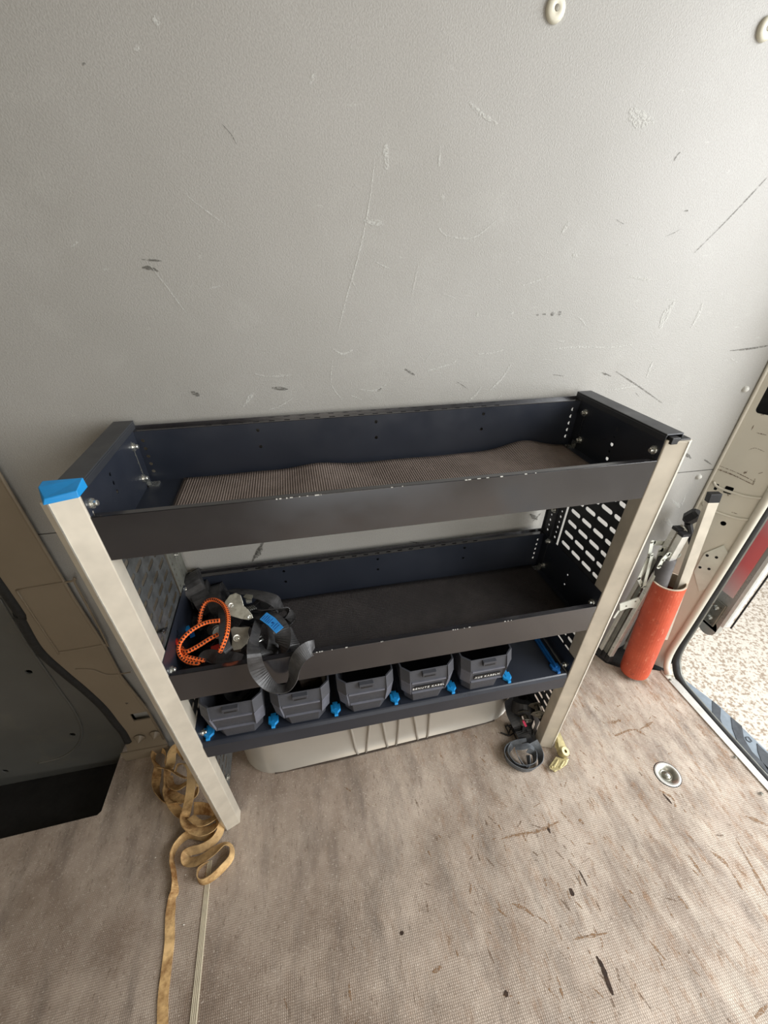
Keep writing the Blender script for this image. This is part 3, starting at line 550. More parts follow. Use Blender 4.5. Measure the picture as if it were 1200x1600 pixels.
# perforated side sheets, uprights
for s, x0 in ((-1, -0.004), (1, W+0.003)):
    hs = []
    zc = 0.680-0.0316*17
    for j, yc in enumerate((0.160, 0.1165, 0.0735, 0.0385)):
        k = 0
        while zc+0.0316*k < 0.99:
            z = zc+0.0316*k
            if z > 0.10: hs.append(slot(yc, z, 0.036 if yc > 0.05 else 0.022, 0.0105))
            k += 1
    mat_ = M['galv_lit'] if s < 0 else M['galv_shaded']  # same steel: left sheet painted lit, right sheet painted in shade
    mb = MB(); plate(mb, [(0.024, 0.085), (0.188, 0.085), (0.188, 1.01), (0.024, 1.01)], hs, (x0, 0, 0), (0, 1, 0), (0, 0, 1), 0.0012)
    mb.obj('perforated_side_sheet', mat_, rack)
    for y0, y1, cols, nm in ((0.002, 0.029, (0.018,), 'front_upright'), (0.194, 0.264, (0.2065, 0.2425), 'rear_upright')):
        hs = [circ(yc, 0.105+0.0158*k, 0.0028 if (k % 2) else 0.0036, 8) for yc in cols for k in range(58)]
        xo = x0+(0.0016 if s < 0 else -0.0016)
        mb = MB(); plate(mb, [(y0, 0.075), (y1, 0.075), (y1, 1.01), (y0, 1.01)], hs, (xo, 0, 0), (0, 1, 0), (0, 0, 1), 0.0012)
        if nm == 'rear_upright':
            for yy in (0.222, 0.264): mb.box((min(xo, xo+s*-0.004), yy-0.0008, 0.075), (max(xo, xo+s*-0.004), yy+0.0008, 1.01))
        mb.obj(nm, M['flange'] if (s < 0) else M['galv_shaded'], rack)  # left uprights painted lit, right ones painted in shade
    c = Vector((x0-s*0.003, 0.038, 0.127)); MB().lathe([(0, 0.007), (0.004, 0.0068), (0.0045, 0.003), (0.008, 0.003), (0.008, 0)], c, (-s, 0, 0), 12).obj('bolt', M['zinc'], rack)
    c = Vector((x0-s*0.003, 0.232, 0.742)); MB().lathe([(0, 0.009), (0.004, 0.0088), (0.0045, 0.003), (0.008, 0.003), (0.008, 0)], c, (-s, 0, 0), 12).obj('bolt', M['zinc'], rack)

def boltx(parent, x, y, z, s):
    MB().lathe([(0, 0.010), (0.0035, 0.010), (0.0045, 0.0085), (0.0048, 0.004), (0.0075, 0.004), (0.008, 0.002), (0.008, 0.0)], (x, y, z), (s, 0, 0), 14).obj('bolt', M['zinc'], parent, smooth=False)
def tray(zb, zf, zr, zs, nm):
    t = MB().box((0.0, 0.0, zb-0.0015), (W, D, zb)).obj('tray', M['navy'], rack)
    # front board with a folded lip
    mb = MB().box((0.0, -0.002, zb-0.010), (W, 0.0, zf)).box((0.0, -0.002, zf-0.0015), (W, 0.010, zf)).box((0.0, 0.0085, zf-0.007), (W, 0.010, zf)); mb.obj('front_board', M['char'], t, bevel=0.0008)
    hb = []
    for xh in (0.224, 0.462, 0.699): hb += [circ(xh, zr-0.016, 0.0035, 10), circ(xh, zr-0.050, 0.0035, 10)]
    for xh in (0.012, W-0.015): hb += [circ(xh, zr-0.020-0.0158*k, 0.0034 if xh < .5 else 0.0040, 10) for k in range(5)]
    mb = MB(); plate(mb, [(0, zb), (W, zb), (W, zr-0.002), (0, zr-0.002)], hb, (0, D+0.0012, 0), (1, 0, 0), (0, 0, 1), 0.0012); mb.obj('back_board', M['navy'], t)
    hs = [rrect(0.134+0.0298*k-0.006, 0.004, 0.134+0.0298*k+0.006, 0.0085, 0.0008, 1) for k in range(21)]
    mb = MB(); plate(mb, [(0.001, 0), (W-0.001, 0), (W-0.001, 0.018), (0.001, 0.018)], hs, (0, D, zr-0.002), (1, 0, 0), (0, 1, 0), 0.0012); mb.box((0.001, D+0.017, zr-0.006), (W-0.001, D+0.020, zr+0.004)); mb.obj('back_rail', M['char'], t)
    for s, x0 in ((-1, 0.0), (1, W)):
        hs = [circ(0.101, zb+0.055+0.0155*k, 0.0036, 8) for k in range(3 if s < 0 else 3)] if s < 0 else [circ(0.116, zb+0.020+0.0158*k, 0.0044 if k % 2 == 0 else 0.0028, 8) for k in range(5)]
        hs += [circ(0.221, zb+0.036+0.0155*k, 0.0026, 8) for k in range(3)]+[circ(0.010, zb+0.070, 0.0026, 8)]
        xo = x0-0.0 if s < 0 else x0-0.0012
        mb = MB(); plate(mb, [(0.0, zb), (D, zb), (D, zs), (0.0, zs)], hs, (xo, 0, 0), (0, 1, 0), (0, 0, 1), 0.0012)
        mb.obj('side_board', M['navy'], t)
        for (y, z) in ((0.221, zs-0.020 if zs > 0.9 else zs-0.012), (0.214, zb+0.022), (0.013, zs-0.020 if zs > 0.9 else zf-0.0)):
            boltx(t, x0-s*0.001, y, z, -s)
        c = Vector((x0-s*0.012, 0.228, zb+0.006)); MB().box(c-Vector((0.010, 0.008, 0.006)), c+Vector((0.010, 0.008, -0.002))).box(c-Vector((0.010 if s < 0 else -0.008, 0.008, 0.006)), c+Vector((-0.008 if s < 0 else 0.010, 0.008, 0.010))).obj('corner_clip', M['zinc'], t)
    # chipped paint on the front edge
    mb = MB(); rr = random.Random(int(zb*1000))
    for i in range(20):
        x = rr.choice((0.27, 0.32, 0.43, 0.58, 0.6, 0.7))+rr.uniform(-0.03, 0.03); L = rr.uniform(0.001, 0.005); mb.box((x, -0.0023, zf-rr.uniform(0.0004, 0.0014)), (x+L, -0.001, zf+0.0002))
    mb.obj('paint_chips', M['scl'], t)['kind'] = 'stuff'
    return t
T1 = tray(0.9175, 0.9855, 1.0206, 1.020, 'upper')
T2 = tray(0.5505, 0.6214, 0.6585, 0.662, 'middle')
# flat bottom shelf with a bevelled front lip
SH = 0.369
prof = [(-0.0, SH-0.002), (-0.004, SH-0.010), (-0.004, 0.316), (0.0, 0.312), (0.012, 0.312), (0.012, 0.316), (0.002, 0.318), (0.002, SH-0.012), (0.006, SH-0.003), (D, SH-0.003), (D, SH), (0.003, SH)]
mb = MB().hexa([Vector((0.001, y, z)) for y, z in prof], [Vector((W-0.004, y, z)) for y, z in prof]); T3 = mb.obj('shelf', M['navy'], rack)
for x in (0.17, 0.32, 0.47, 0.62, 0.77): MB().box((x-0.0005, 0.004, SH), (x+0.0005, 0.2, SH+0.0004)).obj('bend_line', M['char'], T3)
for s, x0 in ((-1, 0.0), (1, W)):
    MB().box((x0-0.0012 if s > 0 else x0, 0.0, SH-0.055), (x0 if s > 0 else x0+0.0012, D, SH+0.062)).obj('side_board', M['navy'], T3)
    boltx(T3, x0-s*0.001, 0.020, SH+0.014, -s)

# ================================================================== MATS
def rubber_mat(name, z, corners, mat, wav, label):
    nx, ny = 90, 14; vs = []; fs = []; (x0, y0), (x1, y1), (x2, y2), (x3, y3) = corners   # front-left, front-right, back-right, back-left
    th = 0.003
    for lay in (0, 1):
        for j in range(ny+1):
            for i in range(nx+1):
                u, v = i/nx, j/ny; x = (x0*(1-u)+x1*u)*(1-v)+(x3*(1-u)+x2*u)*v; y = (y0*(1-u)+y1*u)*(1-v)+(y3*(1-u)+y2*u)*v
                h = wav(x, y, v); vs.append((x, y, z+h+th*lay))
    st = nx+1; off = st*(ny+1)
    for j in range(ny):
        for i in range(nx):
            a = j*st+i; fs += [(a+off, a+1+off, a+st+1+off, a+st+off), (a, a+st, a+st+1, a+1)]
    for i in range(nx): fs += [(i, i+1, i+1+off, i+off), (ny*st+i+1, ny*st+i, ny*st+i+off, ny*st+i+1+off)]
    for j in range(ny): fs += [(j*st+st, j*st, j*st+off, j*st+st+off), (j*st+nx, j*st+st+nx, j*st+st+nx+off, j*st+nx+off)]
    c = (sum(p[0] for p in corners)/4, sum(p[1] for p in corners)/4, z); return tag(MB().add(vs, fs).obj(name, mat, smooth=True, loc=c), label, 'mat')
g = lambda x, c, s_: math.exp(-((x-c)/s_)**2)
rubber_mat('rubber_mat', 0.9178, [(0.066, 0.014), (0.905, 0.014), (0.905, 0.240), (0.066, 0.2405)], M['mat_up'], lambda x, y, v: v*(0.007*g(x, 0.33, 0.05)+0.018*g(x, 0.80, 0.06)*v)+0.0006*sin(x*40), 'worn brown-grey rubber mat buckled in the top tray')
rubber_mat('rubber_mat', 0.5508, [(0.02, 0.014), (0.918, 0.014), (0.912, 0.242), (0.02, 0.242)], M['mat_lo'], lambda x, y, v: 0.001*v*g(x, 0.4, 0.2), 'dark fine-ribbed rubber mat lying in the middle tray')

# ================================================================== BLUE GUIDE RAILS + BINS
def rail(x, lb, full=False):
    m_ = M['dblue'] if full else M['blue']  # the full rail's darker blue has its shade put into the colour
    yb_ = 0.205 if full else 0.040
    pr_ = [(-0.0125, 0.034), (-0.0125, 0.018), (-0.005, 0.011), (-0.0045, 0.004), (0.0045, 0.004), (0.005, 0.011), (0.0125, 0.018), (0.0125, 0.034), (0.007, 0.033), (0.007, yb_), (-0.007, yb_), (-0.007, 0.033)]
    mb = MB().hexa([Vector((x+a, b, SH+0.0006)) for a, b in pr_], [Vector((x+a*(0.9), b+0.001, SH+(0.007))) for a, b in pr_])
    r = mb.obj('guide_rail', m_, loc=(x, 0.1, SH), bevel=0.001); tag(r, lb, 'guide rail', 'blue guide rails on the bottom shelf')
    MB().box((x-0.003, 0.02, SH+0.0065), (x+0.003, yb_-0.004, SH+(0.012 if full else 0.008))).obj('ridge', m_, r)
    if not full: MB().box((x-0.004, yb_, SH+0.0006), (x+0.004, 0.205, SH+0.005)).obj('track', M['black'], r, label='rail behind the tip, blackened as painted shade')  # black colour stands in for the shade between the bins
    return r
XR = [0.0125, 0.160, 0.3095, 0.459, 0.6085, 0.7625, 0.905]
LB = ['blue guide rail tip at the left end of the bottom shelf', 'blue guide rail tip between the first and second bin from left', 'blue guide rail tip between the second and third bin from left', 'blue guide rail tip right of the middle bin', 'blue guide rail tip between the two labelled bins', 'blue guide rail tip right of the last labelled bin', 'full-length blue guide rail, shade painted in, at the empty right end of bottom shelf']
for i, x in enumerate(XR): rail(x, LB[i], i == 6)
BZ = SH+0.0012
def octo(hw, yf, yb, ch, z): return [Vector((-hw+ch, yf, z)), Vector((hw-ch, yf, z)), Vector((hw, yf+ch, z)), Vector((hw, yb, z)), Vector((-hw, yb, z)), Vector((-hw, yf+ch, z))]
def make_bin(x, label, text=None):
    t = thing('storage_bin', (x, 0.10, BZ), label, 'bin', 'grey bins on the bottom shelf'); o = Vector((x, 0, BZ))
    rings = [octo(0.050, 0.007, 0.200, 0.018, 0.0), octo(0.055, 0.005, 0.203, 0.018, 0.044), octo(0.061, -0.001, 0.206, 0.016, 0.046), octo(0.066, -0.004, 0.210, 0.016, 0.090), octo(0.066, 0.004, 0.210, 0.018, 0.118), octo(0.066, 0.004, 0.210, 0.018, 0.122), octo(0.0635, 0.0065, 0.2075, 0.017, 0.122), octo(0.056, 0.012, 0.204, 0.016, 0.06), octo(0.046, 0.020, 0.198, 0.016, 0.003)]
    vs = [v+o for r in rings for v in r]; n = 6; fs = [tuple(range(n))[::-1], tuple((len(rings)-1)*n+i for i in range(n))]
    fs += [(k*n+i, k*n+(i+1) % n, (k+1)*n+(i+1) % n, (k+1)*n+i) for k in range(len(rings)-1) for i in range(n)]
    MB().add(vs, fs).obj('body', M['bin'], t, bevel=0.0012, loc=o)
    # lighter chamfer guards at both front corners
    for s in (-1, 1):
        def q(z, g_): hw = 0.061+0.004*(z-0.038)/0.052; yf = 0.0-0.004*(z-0.038)/0.052; return [Vector((s*(hw-0.0185), yf-g_, z)), Vector((s*(hw+0.0005), yf+0.0145, z)), Vector((s*(hw+0.001), yf+0.030, z)), Vector((s*(hw-0.003), yf+0.030, z)), Vector((s*(hw-0.004), yf+0.016, z)), Vector((s*(hw-0.021), yf+0.002, z))]
        MB().hexa([o+v for v in q(0.044, 0.004)], [o+v for v in q(0.092, 0.005)]).obj('corner_guard', M['bin_l'], t, bevel=0.0008, loc=o)
        def q2(z): f = (z-0.092)/0.028; yf = -0.008+0.010*f; return [Vector((s*0.0465, yf, z)), Vector((s*0.0665, yf+0.0175, z)), Vector((s*0.0672, yf+0.035, z)), Vector((s*0.064, yf+0.035, z)), Vector((s*0.062, yf+0.02, z)), Vector((s*0.0455, yf+0.005, z))]
        MB().hexa([o+v for v in q2(0.0925)], [o+v for v in q2(0.1225)]).obj('corner_guard', M['bin'], t, bevel=0.0008, loc=o)
    # ledge above and below the label field, and the grip tab
    MB().hexa([o+Vector(v) for v in ((-0.042, -0.0075, 0.088), (0.042, -0.0075, 0.088), (0.042, 0.0, 0.088), (-0.042, 0.0, 0.088))], [o+Vector(v) for v in ((-0.042, -0.0065, 0.0915), (0.042, -0.0065, 0.0915), (0.042, 0.0, 0.0915), (-0.042, 0.0, 0.0915))]).obj('ledge', M['bin_l'], t, loc=o)
    MB().hexa([o+Vector(v) for v in ((-0.040, -0.002, 0.045), (0.040, -0.002, 0.045), (0.040, 0.006, 0.042), (-0.040, 0.006, 0.042))], [o+Vector(v) for v in ((-0.040, -0.006, 0.049), (0.040, -0.006, 0.049), (0.040, 0.004, 0.052), (-0.040, 0.004, 0.052))]).obj('ledge', M['bin_l'], t, loc=o)
    MB().box(o+Vector((-0.017, -0.006, 0.106)), o+Vector((0.017, 0.006, 0.119))).obj('grip_tab', M['bin'], t, bevel=0.001, loc=o)
    MB().box(o+Vector((-0.013, -0.0065, 0.1075)), o+Vector((0.013, -0.004, 0.1115))).obj('grip_slot', M['black'], t, loc=o)
    if text:
        c = o+Vector((0.0, 0, 0))
        lab = MB().hexa([c+Vector(v) for v in ((-0.034, -0.0030, 0.0585), (0.034, -0.0030, 0.0585), (0.034, -0.0042, 0.0735), (-0.034, -0.0042, 0.0735))], [c+Vector(v) for v in ((-0.034, -0.0042, 0.0585), (0.034, -0.0042, 0.0585), (0.034, -0.0054, 0.0735), (-0.034, -0.0054, 0.0735))]).obj('label_tape', M['label'], t, loc=o, label='black label tape')
        cu = bpy.data.curves.new('lettering', 'FONT'); cu.body = text; cu.size = 0.0092; cu.extrude = 0.0002; cu.align_x = 'CENTER'; cu.space_character = 1.3; cu.offset = 0.0001
        tmp = bpy.data.objects.new('lettering', cu); COL.objects.link(tmp); dg = bpy.context.evaluated_depsgraph_get(); me = bpy.data.meshes.new_from_object(tmp.evaluated_get(dg)); bpy.data.objects.remove(tmp)
        me.materials.clear(); me.materials.append(M['white']); lt = bpy.data.objects.new('lettering', me); COL.objects.link(lt); lt.parent = lab; lt.rotation_euler = (radians(94.5), 0, 0); lt.location = (0.0, -0.0052, 0.0628); lt['label'] = 'white lettering'
    return t
BX = [0.0860, 0.2350, 0.3850, 0.5350, 0.6860]
make_bin(BX[0], 'dark grey plastic bin at the left end, holding black odds and ends')
make_bin(BX[1], 'dark grey plastic bin second from left, with a roll inside')
make_bin(BX[2], 'dark grey unlabelled empty plastic bin in the middle of the row')
make_bin(BX[3], 'dark grey labelled bin second from right, long white lettering', 'BENUTZ KABEL')
make_bin(BX[4], 'dark grey labelled bin at the right end of the row', 'AUS KABELN')
# contents
c = Vector((0.265, 0.090, BZ+0.055)); ro = thing('tape_roll', c, 'brown roll with pale rim lying in the second bin', 'roll')
MB().lathe([(0.0, -0.052), (0.030, -0.052), (0.032, -0.05), (0.032, 0.0), (0.0, 0.0)], c+Vector((0.016, 0, 0.010)), (1, 0.15, 0.05), 24).obj('roll_body', M['brown'], ro, smooth=False, loc=c)
MB().lathe([(0.020, 0.0), (0.031, 0.0), (0.036, 0.004), (0.036, 0.010), (0.030, 0.012), (0.020, 0.012), (0.020, 0.0)], c+Vector((0.016, 0, 0.010)), (1, 0.15, 0.05), 24).obj('pale_rim', M['clear'], ro, smooth=True, loc=c)
mb = MB(); rr = random.Random(3)
for i in range(5):
    a = rr.uniform(0, 6); P = [Vector((0.086+0.030*cos(a+k*1.1)+rr.uniform(-.006, .006), 0.10+0.05*sin(a+k*1.1), BZ+0.030+0.012*i*0.8+rr.uniform(0, .010))) for k in range(7)]
    mb.ribbon(P, 0.02, rr.uniform(0, 60))
tag(mb.obj('strap_bundle', M['web'], loc=(0.086, 0.1, BZ+0.03)), 'crumpled black straps inside the leftmost bin', 'strap')

# ================================================================== YELLOW STRAP ON FLOOR
q7 = lambda a, b, h=0.0: onF((220+a/6.156, 1130+b/6.156), h)
ys = MB(); SW = 0.026
ys.ribbon([q7(700, 1090, 0.012), q7(560, 1075, 0.018), q7(450, 1075, 0.014), q7(360, 1150, 0.013), q7(308, 1240, 0.013), q7(300, 1340, 0.013)]+[onF(p, 0.006) for p in ((273, 1366), (274, 1390))]+[onF(p, 0.002) for p in ((270, 1405), (266, 1430), (265, 1471), (260, 1514), (255, 1557), (254, 1600), (251, 1680))], [SW]*6+[0.024]*3+[0.022]*7, [20, 40, 60, 75, 80, 82, 70, 60, 30, 12, 6, 4, 3, 2, 0, 0])
ys.ribbon([q7(770, 960, 0.03), q7(762, 1040, 0.026), q7(700, 1130, 0.024), q7(590, 1200, 0.022), q7(480, 1230, 0.02), q7(428, 1270, 0.014), q7(450, 1330, 0.012), q7(560, 1320, 0.016), q7(700, 1230, 0.022), q7(810, 1160, 0.024), q7(872, 1190, 0.020), q7(868, 1290, 0.016), q7(790, 1390, 0.014), q7(680, 1490, 0.014), q7(590, 1530, 0.014), q7(545, 1490, 0.014), q7(560, 1400, 0.014), q7(650, 1330, 0.012)], SW, [55, 60, 65, 60, 60, 55, 20, 15, 20, 55, 75, 75, 70, 75, 80, 82, 80, 70])
ys.ribbon([q7(420, 860, 0.03), q7(425, 960, 0.030), q7(500, 1020, 0.030), q7(600, 1040, 0.030), q7(700, 1000, 0.034), q7(745, 930, 0.034), q7(700, 850, 0.034), q7(600, 820, 0.034), q7(510, 820, 0.03)], 0.034, [70, 60, 40, 30, 35, 60, 60, 50, 40])
ys.ribbon([q7(480, 900, 0.045), q7(560, 960, 0.045), q7(640, 950, 0.045), q7(720, 900, 0.04)], 0.022, 30)
ys.ribbon([q7(330, 470, 0.04), q7(360, 400, 0.045), q7(430, 390, 0.05), q7(480, 440, 0.055), q7(485, 560, 0.055), q7(470, 700, 0.05), q7(440, 840, 0.045), q7(425, 900, 0.035)], SW*0.95, [80, 70, 60, 30, 12, 8, 12, 30])
ys.ribbon([q7(420, 330, 0.03), q7(350, 235, 0.034), q7(300, 290, 0.036), q7(290, 380, 0.034), q7(255, 470, 0.03), q7(245, 600, 0.026), q7(240, 680, 0.022), q7(300, 780, 0.02), q7(360, 850, 0.018), q7(420, 890, 0.02)], SW, [60, 40, 15, 20, 60, 75, 70, 30, 20, 20])
ys.ribbon([q7(235, 400, 0.02), q7(240, 300, 0.02), q7(190, 255, 0.02), q7(130, 280, 0.02), q7(120, 350, 0.02), q7(160, 420, 0.02), q7(150, 520, 0.018), q7(145, 620, 0.016), q7(180, 710, 0.014), q7(260, 780, 0.014), q7(380, 770, 0.014)], SW, [80, 78, 75, 78, 80, 60, 30, 60, 78, 80, 75])
ys.ribbon([q7(170, 425, 0.034), q7(280, 445, 0.038), q7(370, 500, 0.036), q7(440, 530, 0.034)], 0.020, 60)
ys.ribbon([q7(275, 500, 0.02), q7(290, 590, 0.022), q7(360, 620, 0.024), q7(440, 580, 0.028), q7(540, 560, 0.03), q7(570, 600, 0.03)], SW, [60, 50, 30, 35, 30, 40])
ys.ribbon([q7(265, 650, 0.012), q7(330, 700, 0.014), q7(410, 730, 0.016), q7(520, 700, 0.016), q7(540, 620, 0.016)], SW, [30, 25, 20, 40, 60])
yo = ys.obj('ratchet_strap_webbing', M['strap'], smooth=False, loc=onF((300, 1290))); tag(yo, 'tangled stained yellow webbing strap on floor by left post, tail trailing forward', 'strap')

# ================================================================== STRAPS IN THE MIDDLE TRAY
q5 = lambda a, b: (260+a/4.8, 880+b/4.8)     # crop of the pile
def z5(a, b, z): return onZ(q5(a, b), z)
def y5(a, b, y): return onY(q5(a, b), y)
def side_plate(mb, poly, z, th, nrm=None):
    q = [z5(a, b, z) if nrm is None else on_plane(q5(a, b), nrm[0], nrm[1]) for a, b in poly]
    n = (nrm[1] if nrm else Vector((0, 0, 1))); n = Vector(n).normalized(); mb.hexa([v-n*th for v in q], q); return mb
# first ratchet strap: coil, upper ratchet, folded webbing with blue tag
CTR1 = z5(520, 330, 0.62)
s1 = thing('ratchet_strap', Vector((CTR1.x, CTR1.y, 0.56)), 'black ratchet strap with shiny buckle and blue tag in the middle tray', 'ratchet strap')
def coil(mb, c, ax, r0, r1, turns, width):
    ax = Vector(ax).normalized(); u = ax.orthogonal().normalized(); w_ = ax.cross(u); n = int(turns*22); b = len(mb.v); th = 0.0016
    for i in range(n+1):
        a = 2*pi*turns*i/n; r = r0+(r1-r0)*i/n; d = u*cos(a)+w_*sin(a)
        for rr_, h in ((r, -width/2), (r, width/2), (r+th, width/2), (r+th, -width/2)): mb.v.append(tuple(Vector(c)+d*rr_+ax*h))
    for i in range(n):
        for j in range(4): p = b+i*4+j; q = b+i*4+(j+1) % 4; mb.f.append((p, q, q+4, p+4))
    return mb
mb = MB()
ca = z5(235, 150, 0.635); coil(mb, ca+Vector((0, -0.01, 0)), (1, 0.25, 0.35), 0.012, 0.036, 9, 0.045)
cb = z5(300, 250, 0.610); coil(mb, cb, (1, 0.15, 0.25), 0.010, 0.040, 11, 0.040)
cc = z5(400, 275, 0.605); coil(mb, cc, (1, 0.05, 0.2), 0.010, 0.040, 11, 0.034)
mb.obj('webbing_roll', M['web'], s1, smooth=False)
mb = MB()
mb.ribbon([z5(480, 200, 0.640), z5(620, 220, 0.648), z5(740, 250, 0.650), z5(820, 290, 0.640), z5(850, 360, 0.610), z5(780, 400, 0.590)], 0.034, [30, 20, 10, 0, -20, -20])
mb.ribbon([z5(640, 330, 0.625), z5(740, 350, 0.628), z5(850, 350, 0.630), z5(900, 350, 0.625), z5(920, 420, 0.600), z5(860, 450, 0.590)], 0.030, [40, 40, 60, 50, 10, 0])
mb.ribbon([z5(660, 360, 0.610), z5(740, 390, 0.632), z5(820, 440, 0.634), z5(870, 520, 0.622), z5(870, 620, 0.60), z5(850, 690, 0.575)], 0.036, [10, 5, 0, -5, -10, -10])
mb.ribbon([z5(650, 470, 0.60), z5(720, 440, 0.605), z5(780, 480, 0.605), z5(800, 580, 0.595), z5(790, 680, 0.575)], 0.03, [60, 60, 50, 60, 50])
mb.ribbon([z5(900, 480, 0.585), z5(930, 560, 0.575), z5(960, 640, 0.565), z5(900, 680, 0.560)], 0.028, [40, 30, 10, 0])
mb.ribbon([z5(700, 560, 0.580), z5(740, 640, 0.590), z5(760, 690, 0.585)], 0.028, [60, 40, 20])
mb.obj('webbing', M['web'], s1)
tn = z5(790, 450, 0.640); t_q = [z5(a, b, 0.6385) for a, b in ((700, 420), (752, 368), (815, 410), (878, 480), (822, 525), (762, 465))]
tg = MB().hexa([v-Vector((0, 0, 0.0008)) for v in t_q], t_q).obj('tag', M['tag'], s1, label='bright blue printed tag')
mb = MB()
for k in range(9):
    if k in (5,): continue
    f0 = 0.08+0.84*k/9.0
    def tp(f, g_): # f along tag, g across
        A = [(726, 394), (788, 437), (850, 502)]; a, b = (A[0], A[1]) if f < .5 else (A[1], A[2]); t = (f*2) % 1.0; cx_, cy_ = a[0]*(1-t)+b[0]*t, a[1]*(1-t)+b[1]*t
        return z5(cx_+g_*24, cy_-g_*24, 0.6388)
    a = tp(f0, -0.8); b = tp(f0, 0.8 if k % 3 else 0.3); mb.beam(a, b, 0.0010, 0.0004)
c0 = z5(797, 446, 0.6388); mb.cyl(c0, c0+Vector((0, 0, 0.0003)), 0.0024, 10)
mb.obj('print', M['tagink'], tg)
# ratchet builder : two cheek plates, axle, handle bars, pawl
def ratchet(root, c, fwd, nrm, ln, wd, mp, tone='zinc', cheeks=None):
    c = Vector(c); f = Vector(fwd).normalized(); n = Vector(nrm).normalized(); u = n.cross(f).normalized(); n = f.cross(u)
    prof = cheeks or [(-0.5, -0.10), (-0.42, 0.30), (-0.15, 0.42), (0.10, 0.36), (0.22, 0.12), (0.50, 0.02), (0.50, -0.22), (0.15, -0.30), (-0.30, -0.36)]
    for s in (-1, 1):
        lo_ = [c+f*a*ln+u*b*ln+n*(s*wd/2-0.0009) for a, b in prof]; hi_ = [v+n*0.0018 for v in lo_]
        pl_ = MB().hexa(lo_, hi_).obj('cheek_plate', mp, root, bevel=0.0006)
        for a, b, r in ((-0.12, 0.06, 0.0085), (0.40, -0.08, 0.0045)):
            p = c+f*a*ln+u*b*ln+n*s*(wd/2+0.001); MB().lathe([(0, 0.004), (r*0.55, 0.004), (r*0.6, 0.002), (r, 0.0022), (r, -0.001)], p, n*s, 18).obj('axle_end', M[tone], pl_)
    a0 = c+f*-0.12*ln+u*0.06*ln; MB().cyl(a0-n*wd*0.55, a0+n*wd*0.55, 0.006, 14).obj('axle', M['steeld'], root, smooth=True)
    a0 = c+f*0.40*ln-u*0.08*ln; MB().cyl(a0-n*wd*0.52, a0+n*wd*0.52, 0.0035, 10).obj('cross_bar', M[tone], root, smooth=True)
    MB().beam(c+f*0.02*ln+u*0.26*ln-n*wd*0.45, c+f*0.02*ln+u*0.26*ln+n*wd*0.45, 0.018, 0.003, u).obj('pawl', M[tone], root)
vdir = (CAMP-z5(520, 330, 0.64)).normalized()
P1 = z5(525, 320, 0.648)
def cheeks(root, P, vd, poly, gap, mp, axles, nm='cheek_plate'):
    nn = (vd+Vector((0.05, -0.25, 0.25))).normalized()
    for k_ in (0, 1):
        o_ = P-nn*gap*k_; q = [on_plane(q5(a, b), P, nn)-nn*gap*k_ for a, b in poly]
        pl_ = MB().hexa([v-nn*0.002 for v in q], q).obj(nm, mp, root, bevel=0.0007)
        if k_ == 0:
            for a, b, r in axles:
                c = on_plane(q5(a, b), P, nn); MB().lathe([(0, 0.0022), (r*0.5, 0.0022), (r*0.6, 0.0010), (r*0.95, 0.0014), (r, -0.0005)], c, nn, 20).obj('axle_end', M['zinc'], pl_)
    for a, b, r in axles:
        c = on_plane(q5(a, b), P, nn); MB().cyl(c, c-nn*gap, r*0.55, 12).obj('axle', M['steeld'], root, smooth=True)
cheeks(s1, z5(540, 320, 0.660), vdir, [(432, 345), (440, 285), (475, 238), (520, 222), (556, 238), (572, 282), (580, 318), (612, 345), (642, 385), (650, 412), (618, 426), (560, 418), (480, 395)], 0.026, M['steelp'], [(487, 318, 0.0062), (626, 404, 0.0042)])
mb = MB(); q = [z5(a, b, 0.662) for a, b in ((575, 250), (600, 232), (648, 238), (640, 262), (600, 262))]; mb.hexa([v-Vector((0, 0, 0.003)) for v in q], q).obj('latch_plate', M['steelp'], s1)
mb = MB(); q = [z5(a, b, 0.658) for a, b in ((585, 245), (635, 240), (640, 285), (600, 295))]; mb.hexa([v-Vector((0, 0, 0.004)) for v in q], q).obj('spring_pawl', M['zinc'], s1)
mb = MB()
for k in range(4): a, b = 610+k*14, 330-k*4; mb.tube([z5(a, b, 0.640), z5(a+22, b+22, 0.642)], 0.0016, 6)
mb.obj('spring', M['zinc'], s1)
# second ratchet strap: lower ratchet, grey fold at the front, loop hanging over the front board
s2 = thing('ratchet_strap', Vector((z5(545, 570, 0.6).x, 0.07, 0.56)), 'black ratchet strap with dull buckle, its loop hanging over the middle tray front', 'ratchet strap')
P2_ = z5(545, 575, 0.615)
vd2 = (CAMP-P2_).normalized()
cheeks(s2, z5(550, 570, 0.618), vd2, [(478, 492), (505, 476), (560, 480), (628, 474), (612, 515), (622, 555), (606, 600), (560, 645), (505, 655), (488, 630), (494, 560)], 0.028, M['steeld'], [(528, 562, 0.0078)])
MB().cyl(z5(350, 495, 0.590), z5(395, 520, 0.605), 0.014, 18).obj('spool', M['steelp'], s2)
MB().lathe([(0.004, 0.001), (0.012, 0.001), (0.013, -0.002)], z5(385, 505, 0.608), vd2, 18).obj('spool_rim', M['steeld'], s2)
mb = MB(); mb.tube([z5(600, 610, 0.606), z5(660, 575, 0.610), z5(715, 545, 0.610)], 0.0025, 8).tube([z5(620, 640, 0.60), z5(690, 590, 0.606), z5(725, 570, 0.606)], 0.0025, 8); mb.obj('handle_bar', M['zinc'], s2, smooth=True)
q = [z5(a, b, 0.590) for a, b in ((330, 625), (400, 600), (405, 655), (335, 665))]; MB().hexa([v-Vector((0, 0, 0.010)) for v in q], q).obj('grip', M['redp'], s2, label='red plastic grip', bevel=0.001)
